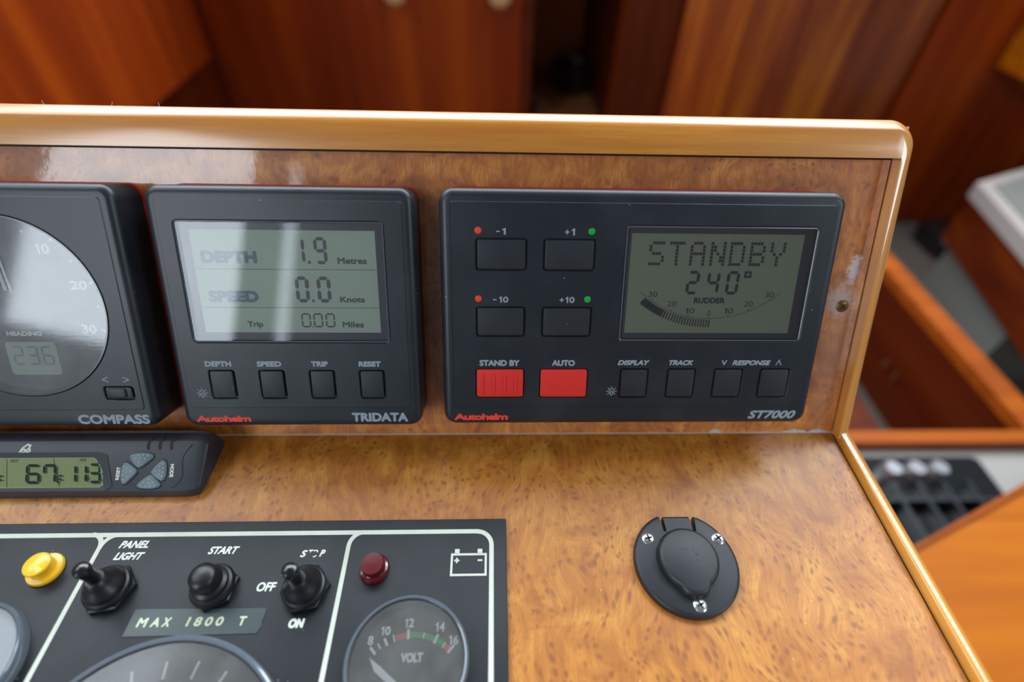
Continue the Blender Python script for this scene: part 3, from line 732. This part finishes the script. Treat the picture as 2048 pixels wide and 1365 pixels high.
t.part('display_line', G().box(-84.5, -10.8, 86.85, 87.1, ZL-.02, ZL).box(-84.6, -10.6, 70.35, 70.6, ZL-.02, ZL), M['seg_a'], parent=sc, smooth=0)

# --- compass unit
t = Thing('compass_display', 'round dial compass unit in charcoal case at left edge', 'instrument', 'B', (-166, 68, 0))
CX, CY, CR = -163.4, 69.5, 39.6
bq = (-133.5, -120.1, 27.9, 34.9, 1.6)
instrument(t, -219.8, -112.3, 14.3, 120.5, (-214.0, -117.3, 23.3, 115.6), [], [bq], circle=(CX, CY, CR, 4.0))
rk = t.part('rocker_button', G().pad(-132.5, -121.2, 28.8, 34.2, .9, H1-1.2, H1+.1, .4), M['button'])
t.part('rocker_button', G().pad(-130.8, -123.6, 29.4, 33.8, .8, H1, H1+.9, .5), M['button'], parent=rk)
dl = t.part('dial', G().lathe(CX, CY, [(CR-.6, H1-3.95), (CR-.6, H1-3.6), (.05, H1-3.6)], 96), M['dial_face'], label='blue-grey compass dial')
zd = H1-3.55
g = G()
text('HEADING', -171.2, -156.4, 56.8, 58.9, zd, bold=.4, g=g)
for k in range(36):
    a = rad(k*10*1.5+0)  # placed below by hand
for s_, u0, u1, v0, v1 in (('10', -149.8, -144.3, 92.3, 96.6), ('20', -139.5, -132.5, 77.3, 81.3), ('30', -139.2, -132.8, 58.0, 62.0), ('0', -168, -165, 95.5, 99.6), ('10', -186.5, -181, 92.3, 96.6), ('20', -198, -191, 77.3, 81.3), ('30', -197.5, -191.2, 58.0, 62.0)): text(s_, u0, u1, v0, v1, zd, bold=.45, g=g)
for u, v in ((-142.3, 99.0), (-130.2, 80.4), (-129.9, 59.5)):
    d = Vector((u-CX, v-CY)).normalized(); p = Vector((u, v)); 
    for sx in (1, -1):
        q = lambda P: (CX+sx*(P.x-CX)-(3.0 if sx < 0 else 0), P.y)
        g.stroke([q(p-d*1.4), q(p+d*1.4)], .8, zd-.02, .03)
for u, v in ((-153.7, 101.5), (-136.7, 89.5), (-130.0, 70.0)):
    g.poly(circ(u, v, .5, 12), zd-.02, zd+.01)
t.part('dial_print', g, M['dial_print'], parent=dl, label='white dial figures', smooth=0)
t.part('needle', G().poly([(-162.9, 76.4), (-164.0, 76.6), (-166.5, 103), (-165.8, 103)], zd+.5, zd+.8).poly([(-165.0, 76.9), (-166.4, 77.2), (-168.2, 103), (-167.4, 103)], zd+.5, zd+.8), M['dial_print'], parent=dl, label='white twin-line needle')
g = G().poly(rrect(-173.2, -151.9, 38.9, 54.1, 1.6), zd-.02, zd+.02)
t.part('heading_window', g, M['lcd_a'], parent=dl, label='pale heading display window')
g = G()
for ch, a in (('2', -171.0), ('3', -164.8), ('6', -158.6)): seg7(ch, a, a+4.8, 43.5, 52.3, .9, zd+.05, g)
t.part('heading_digits', g, M['seg_w'], parent=dl, smooth=0)
t.part('dial_bezel', G().ring(circ(CX, CY, CR-.55, 96), circ(CX, CY, CR-1.2, 96), H1-2.0, H1+.25), M['acrylic'], label='clear raised glass edge')
t.part('dial_lens', G().holed(circ(CX, CY, CR-1.2, 96), [], H1), M['dialglass'], label='glossy dial glass')
body_text(t, 'model_lettering', [('COMPASS', -147.8, -116.3, 16.2, 20.9, .6)], M['grey_print'], label='grey COMPASS lettering', w_=H0+.03)
for q in ([(-130.2, 39.1), (-132.7, 37.9), (-130.2, 36.8)], [(-123.9, 39.1), (-121.4, 37.9), (-123.9, 36.8)]): t.part('arrow_mark', G().stroke(q, .4, H1+.03), M['grey_print'], smooth=0)

# ------------------------------------------------------------------ CLOCK THERMOMETER on the flat panel (tilted wedge)
th = math.atan2(9, 21)
FC = Matrix.Translation((0, -.0333, .005)) @ Matrix.Rotation(th, 4, 'X')
t = Thing('clock_thermometer', 'long black digital clock thermometer lying against the compass unit', 'clock', FC, (-150, 0, -4))
UE = -93.6; UW = -222
def wedge():
    g = G(); n = 10; rings = []
    c, s_ = math.cos(th), math.sin(th)
    def P(y, z):  # world offset from face origin -> face plane coords
        return (y*c+z*s_, -y*s_+z*c)
    lo0 = P(0, -5); bk0 = P(31, -5); bk1 = P(29, 5.5); tb = P(25.5, 8.6)
    pts = [lo0, (-.6, -1.0), (.2, 0), (22.3, 0), (23.2, -.35), tb, bk1, bk0]
    def inset(k, uu):
        m = Vector((14, -6)); return [(uu, m.x+(p[0]-m.x)*k, m.y+(p[1]-m.y)*k if p not in (lo0, bk0) else p[1]) for p in pts]
    secs = []
    for uu, k in ((UW, 1), (UE-9, 1), (UE-4.5, .985), (UE-2, .95), (UE-.6, .90), (UE, .82)):
        secs.append(inset(k, uu))
    b = len(g.v); m = len(pts)
    for s2 in secs: g.v += s2
    for i in range(len(secs)-1):
        for j in range(m): l = (j+1) % m; g.f.append((b+i*m+j, b+i*m+l, b+(i+1)*m+l, b+(i+1)*m+j))
    g.f.append(tuple(b+j for j in range(m))); g.f.append(tuple(b+(len(secs)-1)*m+j for j in reversed(range(m))))
    return g
body = t.part('case', wedge(), M['clock_case'], label='black wedge-shaped case')
# raised bezel round the display
bo = [(-216, .4), (-134, .4), (-131.6, 2.6), (-134.2, 9), (-137.5, 16.6), (-140.5, 17.6), (-216, 17.6)]
bi = [(-213, 2.0), (-137, 2.0), (-135.6, 3.0), (-138.2, 9), (-141.4, 14.2), (-143, 15.2), (-213, 15.2)]
g = G(); b = len(g.v)
for o, z_ in ((bo, -.1), (bo, .25), (bi, .05), (bi, -.3)): g.v += [(x, y, z_) for x, y in o]
for k in range(3):
    for i in range(7): j = (i+1) % 7; g.f.append((b+k*7+i, b+k*7+j, b+(k+1)*7+j, b+(k+1)*7+i))
dsp = t.part('display', g, M['clock_case'], label='display frame')
t.part('display_panel', G().poly(bi, .02, .06), M['lcd_c'], parent=dsp, label='yellow-green liquid crystal panel', smooth=0)
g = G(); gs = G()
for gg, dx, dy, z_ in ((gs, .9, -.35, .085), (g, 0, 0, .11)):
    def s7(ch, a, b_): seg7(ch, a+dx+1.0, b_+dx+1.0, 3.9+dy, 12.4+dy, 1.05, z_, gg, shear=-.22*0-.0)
    for ch, a, b_ in (('8', -204, -198.5), ('2', -194.5, -189), ('6', -171.8, -165.6), ('7', -164.3, -158.6), ('1', -157.8+.2, -152.6)):
        if ch == '1': continue
        s7(ch, a, b_)
    gg.stroke([(-152.3+dx-5.4, 7.0+dy), (-156.0+dx, 7.0+dy), (-156.6+dx, 7.0+dy)], .01, z_-.02, .02)
    for a in ((-151.6, -149.2), (-147.0, -144.6)):
        seg7('1', a[0]+dx-1.6, a[1]+dx+.6, 3.9+dy, 12.2+dy, 1.05, z_, gg)
    seg7('3', -143.2+dx, -138.0+dx, 3.9+dy, 12.6+dy, 1.05, z_, gg)
    for y in (6.0, 9.2): gg.poly(circ(-144.6+dx*1.0+.75, y+dy, .35, 10), z_-.02, z_)
    seg7('F', -156.9+dx, -154.4+dx, 3.6+dy, 7.6+dy, .5, z_, gg); seg7('F', -182.9+dx, -180.4+dx, 3.6+dy, 7.6+dy, .5, z_, gg)
    gg.stroke([(-157.9+dx+.25*math.cos(rad(a)), 8.3+dy+.25*math.sin(rad(a))) for a in range(0, 360, 60)], .2, z_-.02, .02, closed=True)
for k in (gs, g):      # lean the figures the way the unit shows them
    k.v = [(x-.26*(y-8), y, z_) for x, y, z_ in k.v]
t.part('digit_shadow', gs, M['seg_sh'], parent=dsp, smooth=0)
t.part('display_digits', g, M['seg_c'], parent=dsp, label='dark green segment digits', smooth=0)
g = G(); text('OUT', -179.2, -175.8, 13.3, 14.5, .11, g=g); text('PM', -148.8, -146.2, 13.4, 14.7, .11, g=g)
for a in ((-181.2, 14.9, -177.0, 2.3), (-160.8, 14.9, -154.3, 2.3)): g.stroke([(a[0], a[1]), (a[2], a[3])], .2, .09, .02)
t.part('display_word', g, M['seg_c'], parent=dsp, smooth=0)
t.part('display_lens', G().holed(bi, [], .16), M['glass2'], parent=dsp)
# four-way pad
def petal(cx, cy, ang, a=5.6, b=7.4):
    o = []   # rounded wedge with its point towards the centre
    for p in ((0, -3.7), (1.6, -2.7), (4.2, .1), (5.5, 1.9), (5.0, 3.2), (3.0, 4.0), (0, 4.25), (-3.0, 4.0), (-5.0, 3.2), (-5.5, 1.9), (-4.2, .1), (-1.6, -2.7)): o.append(p)
    c, s_ = math.cos(rad(ang)), math.sin(rad(ang))
    return [(cx+x*c-y*s_, cy+x*s_+y*c) for x, y in o], c, s_
for (cx, cy, ang, sx, sy) in ((-121.7, 13.6, 0, 1.0, .9), (-112.7, 8.9, -80, .86, .88), (-115.5, 4.5, 180, .95, .80), (-125.2, 8.5, 100, .92, .92)):
    o, c, s_ = petal(0, 0, ang); o = [(cx+x*sx, cy+y*sy) for x, y in o]
    ins = [(cx+(x-cx)*.9, cy+(y-cy)*.9) for x, y in o]
    wl = [(cx+(x-cx)*1.07, cy+(y-cy)*1.07) for x, y in o]
    pb = t.part('pad_button', G().loft([(o, -.3), (o, .5), (ins, .95)]), M['grey_btn'], label='grey pimpled button', smooth=50)
    t.part('button_well', G().poly(wl, -.2, .03), M['dark'], parent=pb)
    g = G()
    for (px, py) in ((-3.2, 2.4), (-1.1, 2.7), (1.1, 2.7), (3.2, 2.4), (-2.1, .9), (0, 1.1), (2.1, .9), (-.0, -.9)):
        x, y = px*c-py*s_, px*s_+py*c; g.lathe(cx+x*sx, cy+y*sy, [(.48, .9), (.36, 1.12), (.05, 1.22)], 10)
    t.part('pimples', g, M['bump_light'], parent=pb, label='raised pips')
t.part('lettering', text('RESET', -133.4, -127.6, 7.3, 8.9, .04, bold=.18, rot=97), M['white_print'], smooth=0)
t.part('lettering', text('MODE', -109.9, -104.0, 8.3, 10.0, .04, bold=.18, rot=-82), M['white_print'], smooth=0)
for u in (-119.4, -114.2, -109.0): t.part('vent_slot', G().stroke([(u+1.0*math.cos(rad(a))+.3, 21.2+2.3*math.sin(rad(a))) for a in range(95, 266, 17)], 1.3, .0, .06), M['dark'])
g = G().stroke([(-100.2, 21.0), (-101.6, 19.2), (-103.0, 16), (-103.2, 13), (-102.2, 9.8), (-101.6, 7.0), (-102.6, 3.6), (-105.2, 1.4)], .45, .0, .06)
t.part('scoop_edge', g, M['dark'])
lg = G(); lp = [(-176.3, 16.2), (-175.6, 15.5), (-173.6, 17.6), (-173.0, 19.1), (-174.4, 19.6), (-176.2, 18.0), (-176.9, 16.4), (-175.4, 17.4), (-173.4, 15.9), (-172.6, 16.6), (-173.6, 19.0)]
lg.stroke([(x+.3, y+1.75) for x, y in lp], .7, .0, .06); t.part('emblem', lg, M['white_print'], label='white looped knot emblem', smooth=0)

# ------------------------------------------------------------------ ENGINE PANEL on the flat panel
t = Thing('engine_panel', 'black engine panel plate with toggle switches and round gauges', 'control panel', 'D', (-90, -100, 0))
PT = 2.0
t.part('plate', G().pad(W0+4, 44.8, -205, -46.2, .6, .02, PT, .35), M['plate'], label='matt black plate')
z = PT+.02
def arc(cx, cy, r, a0, a1, n=8): return [(cx+r*math.cos(rad(a0+(a1-a0)*i/n)), cy+r*math.sin(rad(a0+(a1-a0)*i/n))) for i in range(n+1)]
g = G()
g.stroke([(W0+10, -51.6), (32.3, -51.9)] + arc(32.4, -58.0, 6.0, 90, 0) + [(38.4, -150)], 1.9, z)
g.stroke(arc(-16.3, -57.7, 6.0, 90, 180) + [(-22.3, -150)], 1.8, z+.004)
g.stroke(arc(-131.3, -57.2, 5.8, 90, 0) + [(-125.5, -150)], 1.8, z+.004)
g.stroke(arc(-119.6, -57.4, 5.8, 90, 180), 1.8, z+.008)
t.part('border_line', g, M['line_print'], label='pale printed border lines', smooth=0)
def lab(items, mat=M['white_print'], name='lettering', w_=z): return body_text(t, name, items, mat, w_, bold=.0)
lab([('PANEL', -117.7, -105.6, -57.5, -54.3, .35, .3), ('LIGHT', -117.5, -105.6, -62.4, -59.2, .35, .3), ('START', -80.0, -67.6, -60.5, -57.2, .35, .3), ('S', -41.6, -38.9, -62.2, -59.2, .35, .3), ('P', -33.7, -31.4, -62.1, -59.1, .35, .3),
     ('OFF', -55.4, -47.8, -75.6, -72.0, .35, .15), ('ON', -39.2, -33.2, -89.1, -85.6, .6, .12)])
g = G(); g.stroke([(-38.4, -59.35), (-36.4, -59.35)], .5, z); g.stroke([(-37.4, -59.3), (-37.7, -60.2)], .45, z+.01)
g.stroke([(-36.3, -59.7), (-35.6, -59.35), (-34.9, -59.5), (-34.6, -60.2)], .45, z); g.stroke([(-36.2, -62.0), (-35.6, -62.1), (-34.9, -61.5)], .45, z)
t.part('worn_lettering', g, M['white_print'], label='rubbed letters T and O of STOP', smooth=0)
# battery symbol
g = G(); g.stroke([(21.8, -61.9), (36.0, -61.9), (36.0, -70.3), (21.8, -70.3)], .9, z, closed=True)
g.box(22.9, 24.9, -61.6, -59.6, z, z+.05).box(32.5, 34.5, -61.6, -59.6, z, z+.05)
g.stroke([(22.8, -64.4), (25.0, -64.4)], .7, z); g.stroke([(23.9, -65.5), (23.9, -63.3)], .7, z+.01); g.stroke([(32.6, -64.4), (34.6, -64.4)], .7, z)
t.part('battery_symbol', g, M['line_print'], label='printed battery symbol', smooth=0)
# switches
def hexo(cx, cy, r, a=10): return circ(cx, cy, r, 6, a0=rad(a))
def toggle(cx, cy, tipx, tipy, label):
    nut = t.part('toggle_switch', G().loft([(hexo(cx, cy, 9.6), PT), (hexo(cx, cy, 9.6), PT+1.7), (hexo(cx, cy, 8.9), PT+2.1)]), M['rubber'], label=label, smooth=20)
    k = 22.0; sx, sy = (tipx-cx)/k, (tipy-cy)/k
    t.part('boot', G().lathe(cx, cy, [(8.4, PT+2.0), (8.6, PT+3.2), (8.2, PT+4.2), (7.4, PT+4.6), (7.3, PT+5.6), (6.6, PT+7.0), (5.2, PT+8.6), (4.4, PT+10.0), (3.9, PT+11.2), (3.2, PT+12.0)], 40, sx, sy), M['rubber'], parent=nut)
    t.part('lever', G().lathe(cx+sx*9, cy+sy*9, [(2.3, PT+10.5), (2.3, PT+14), (2.6, PT+17), (3.0, PT+19), (3.05, PT+20.3), (2.6, PT+21.4), (1.5, PT+22.1), (.05, PT+22.3)], 32, sx, sy), M['hob'], parent=nut, label='glossy lever tip')
toggle(-112.0, -74.2, -112.3, -73.9, 'toggle switch under PANEL LIGHT')
toggle(-35.7, -75.0, -36.6, -75.2, 'toggle switch between OFF and ON')
nut = t.part('start_button', G().loft([(hexo(-71.6, -74.0, 9.2, 25), PT), (hexo(-71.6, -74.0, 9.2, 25), PT+1.7), (hexo(-71.6, -74.0, 8.5, 25), PT+2.1)]), M['rubber'], label='rubber booted push button under START', smooth=20)
t.part('boot', G().lathe(-71.6, -74.0, [(8.2, PT+2), (8.4, PT+3.5), (7.8, PT+4.8), (6.8, PT+5.2), (6.6, PT+6.8), (5.4, PT+7.6), (5.2, PT+9), (5.3, PT+12.0), (5.0, PT+13.2), (4.2, PT+14.1), (2.5, PT+14.7), (.05, PT+14.9)], 40), M['rubber'], parent=nut)
# warning lamps
yl = t.part('warning_lamp', G().lathe(-141.6, -66.0, [(6.6, PT), (6.7, PT+.9), (6.3, PT+1.7), (4.6, PT+2.0), (4.4, PT+2.6), (4.5, PT+5.0), (4.9, PT+6.2), (4.7, PT+6.9), (4.2, PT+7.2), (.05, PT+7.35)], 44, .05, -.05), M['yellow'], label='yellow warning lamp')
rl = t.part('warning_lamp', G().lathe(-9.6, -67.6, [(6.0, PT), (6.1, PT+1.3), (5.6, PT+2.3), (4.7, PT+2.7), (4.6, PT+6.0), (4.3, PT+6.6), (.05, PT+6.75)], 44), M['ruby'], label='dark red warning lamp')
# embossed tape
tp = [(-98.9, -81.5), (-49.0, -81.8), (-48.9, -84.0), (-49.4, -86.5), (-48.9, -88.0), (-50.2, -90.7), (-99.3, -91.0)]
tape = t.part('embossed_label', G().poly(tp, PT, PT+.25), M['tape'], label='worn grey-green tape reading MAX 1800 T', smooth=0)
g = G()
for ch, a, b_ in (('M', -96.0, -92.2), ('A', -90.9, -87.6), ('X', -86.6, -83.6), ('1', -77.6, -76.4), ('8', -74.8, -71.9), ('0', -70.7, -67.9), ('0', -66.7, -63.9), ('T', -58.1, -55.3)):
    g = text('I' if ch == '1' else ch, a, b_, -87.9, -84.6, PT+.3, bold=.35, shear=.1)
    t.part('raised_letter', g, M['tape_print'], parent=tape, smooth=0)

# gauges
def gauge(cx, cy, r, face, label, hh=5.5, rim=1.7, name='gauge'):
    gz = t.part(name, G().lathe(cx, cy, [(r, PT), (r, PT+hh-1.2), (r-.4, PT+hh-.4), (r-rim*.5, PT+hh), (r-rim, PT+hh-.5), (r-rim, PT+1.2), (.05, PT+1.2)], 96), M['rubber'], label=label)
    g = G(); o = circ(cx, cy, r+.05, 96); i_ = circ(cx, cy, r-rim, 96)
    prf = [(r+.05, PT+.2), (r+.05, PT+hh-1.1), (r-.3, PT+hh-.3), (r-rim*.45, PT+hh+.1), (r-rim*.8, PT+hh-.1), (r-rim-.05, PT+hh-.8)]
    g.loft([(circ(cx, cy, a, 96), b_) for a, b_ in prf], cap0=False, cap1=False)
    t.part('bezel', g, M['bezel'], parent=gz, label='clear shiny bezel')
    t.part('dial', G().lathe(cx, cy, [(r-rim-.05, PT+1.21), (r-rim-.05, PT+1.5), (.05, PT+1.5)], 72), face, parent=gz)
    t.part('glass', G().holed(circ(cx, cy, r-rim-.05, 96), [], PT+hh-1.0), M['gauge_glass'], parent=gz)
    return gz
zf = PT+1.55
vg = gauge(8.0, -101.6, 22.4, M['gauge_face'], 'voltmeter marked VOLT', name='voltmeter')
PX, PY = 9.2, -113.6
def pa(u, v): return math.atan2(u-PX, v-PY)
def pp(a, r): return (PX+r*math.sin(a), PY+r*math.cos(a))
g = G()
for s_, u, v, k in (('8', -6.6, -94.2, 1.0), ('10', -1.4, -91.0, 1.75), ('12', 7.2, -88.4, 1.75), ('14', 19.0, -90.0, 1.75), ('16', 24.4, -94.5, 1.75)): text(s_, u-k, u+k, v-1.6, v+1.6, zf+.02, bold=.3, g=g)
text('VOLT', 5.3, 13.4, -101.6, -98.4, zf+.02, bold=.4, g=g)
A = {8: pa(-5.0, -97.9), 9: pa(-3.1, -96.2), 10: pa(-.9, -94.7), 11: pa(2.1, -94.0), 12: pa(7.2, -92.4), 13: pa(13.1, -92.6), 14: pa(17.8, -93.8), 15: pa(20.8, -96.2), 16: pa(23.2, -97.8)}
for k_, wd, r0, r1 in ((8, .9, 20.0, 23.2), (9, .5, 20.3, 22.5), (10, .9, 19.9, 22.8), (11, .5, 20.0, 22.6), (12, .9, 19.7, 23.2), (13, .45, 20.2, 22.2), (14, .9, 19.7, 23.0), (15, .45, 19.9, 22.0), (16, .9, 19.8, 23.2)):
    g.stroke([pp(A[k_], r0), pp(A[k_], r1)], wd, zf+.02)
t.part('dial_print', g, M['dial_print'], parent=vg, smooth=0)
def band(a0, a1, m, nm, lb):
    n = 14; g = G(); o = [pp(a0+(a1-a0)*i/n, 22.1) for i in range(n+1)] + [pp(a1+(a0-a1)*i/n, 20.1) for i in range(n+1)]
    g.poly(o, zf-.01, zf+.01); t.part(nm, g, m, parent=vg, label=lb, smooth=0)
band(A[11], A[12], plain('dial_red', lin(205, 60, 48), .6), 'red_band', 'red scale band')
band(A[12], A[15], plain('dial_green', lin(40, 165, 78), .6), 'green_band', 'green scale band')
band(A[15], A[16], plain('dial_red_bright', lin(225, 60, 48), .6), 'red_band', 'red scale band')
nd = [(-6.0, -99.9), (-1.9, -102.6), (9.8, -111.6), (8.4, -113.4), (-3.6, -104.3)]
t.part('needle', G().poly(nd, zf+.6, zf+.9), M['dial_print'], parent=vg)
t.part('needle_hub', G().lathe(9.2, -112.6, [(4.5, zf), (4.5, zf+1.6), (.05, zf+1.8)], 32), M['rubber'], parent=vg)
tg = gauge(-73.3, -139.9, 48.0, plain('tach_face', lin(72, 66, 66), .6), 'large tachometer with white ticks', rim=2.4, name='tachometer')
g = G()
for k_ in range(-6, 12):
    a = rad(9+16.2*k_); 
    g.stroke([(-73.3+35.0*math.sin(a), -139.9+35.0*math.cos(a)), (-73.3+40.6*math.sin(a), -139.9+40.6*math.cos(a))], .9, zf+.02)
t.part('dial_print', g, M['dial_print'], parent=tg, smooth=0)
t.part('needle', G().poly([(-74.6, -139.0), (-72.4, -141.2), (-99.5, -163.0)], zf+.6, zf+.9), M['dial_print'], parent=tg)
t.part('needle_hub', G().lathe(-73.3, -139.9, [(6, zf), (6, zf+1.8), (.05, zf+2)], 32), M['rubber'], parent=tg)
lg_ = gauge(-152.2, -101.4, 22.4, M['gauge_glare'], 'gauge at left edge with glare painted on its face', name='temperature_gauge')

# ------------------------------------------------------------------ POWER SOCKET
t = Thing('power_socket', 'round black capped power socket with three steel screws', 'socket', 'D', (120.8, -66.5, 0))
SX, SY, SR = 120.7, -66.5, 21.9
def socko(i, notch=True):
    o = []; r = SR-i
    for k in range(72):
        a = rad(90+5*k+2.5); x, y = SX+r*math.cos(a), SY+r*math.sin(a)
        o.append((x, min(y, -46.2-i)))
    return o
def notch(o, d):  # cut the hinge slot into the top of the outline
    res = []
    for (x, y) in o:
        if y > -50 and SX-7.6 < x < SX+8.4: continue
        res.append((x, y))
    return res
o = notch(socko(0), 0)
def close(o, i):
    k = [(SX-7.4, -46.4-i), (SX-7.0, -53.6), (SX+7.6, -53.6), (SX+8.2, -46.4-i)]
    ang = lambda p: (math.atan2(p[1]-SY, p[0]-SX)-PI/2) % (2*PI)
    left = [p for p in o if ang(p) < PI]; right = [p for p in o if ang(p) >= PI]
    left.sort(key=ang); right.sort(key=ang)
    return [k[0]]+left+right+[k[3], k[2], k[1]]
rings = []
for i, w_ in ((0, .02), (0, 1.9), (.25, 2.7), (.8, 3.2), (1.6, 3.5)):
    rings.append((close(notch(socko(i), 0), i), w_))
n0 = min(len(r[0]) for r in rings); rings = [r for r in rings if len(r[0]) == len(rings[0][0])]
t.part('flange', G().loft(rings), M['socket'], label='round black flange')
cap = []
for k in range(60):
    a = rad(6*k); x, y = 12.2*math.cos(a), 12.2*math.sin(a)
    if y < 0 and abs(x) < 6.0: y = min(y, -10.6-4.2*math.sqrt(max(0, 1-(x/6.0)**2)))
    cap.append((x, y))
cp = t.part('cap', G().loft([([(SX+x*k_, SY+.4+y*k_) for x, y in cap], w_) for k_, w_ in ((1.05, 3.4), (1.05, 5.2), (1.02, 6.6), (.97, 7.3), (.9, 7.6))]), M['socket'], label='snap cap with finger tab', smooth=50)
hinge = G().prof('u', [(-46.6, .3), (-46.6, 2.6), (-47.6, 3.4), (-55.0, 4.0), (-57, 4.6), (-57, 3.0), (-50, .3)], SX-5.7, SX+6.0)
t.part('hinge_strap', hinge, M['socket'], parent=cp)
g = G()
for a, b_, c, d in ((-3, 3.5, -1.2, 3.5), (-1.5, 1.5, -.2, 4.0), (1.8, 3.6, 3.4, .6), (3.4, .6, 4.2, 3.0), (-4.5, .2, -3.6, -2.6), (-2.6, -1.4, 1.0, -1.4), (2.4, -1.4, 4.4, -1.4), (-1.5, -3.6, 0, -3.6), (1.4, -3.0, 3.4, -3.8)):
    g.stroke([(SX+a, SY+b_), (SX+c, SY+d)], .35, 7.55, .1)
t.part('embossed_mark', g, M['socket'], parent=cp)
for u, v, r_ in ((106.3, -56.6, 10), (136.9, -56.9, 30), (121.4, -83.8, 25)):
    h, g = screw(t, None, u, v, 3.3, 2.8, M['steel'], r_); h['label'] = 'steel cross-head screw'
    t.part('cross_slot', g, M['slot'], parent=h)
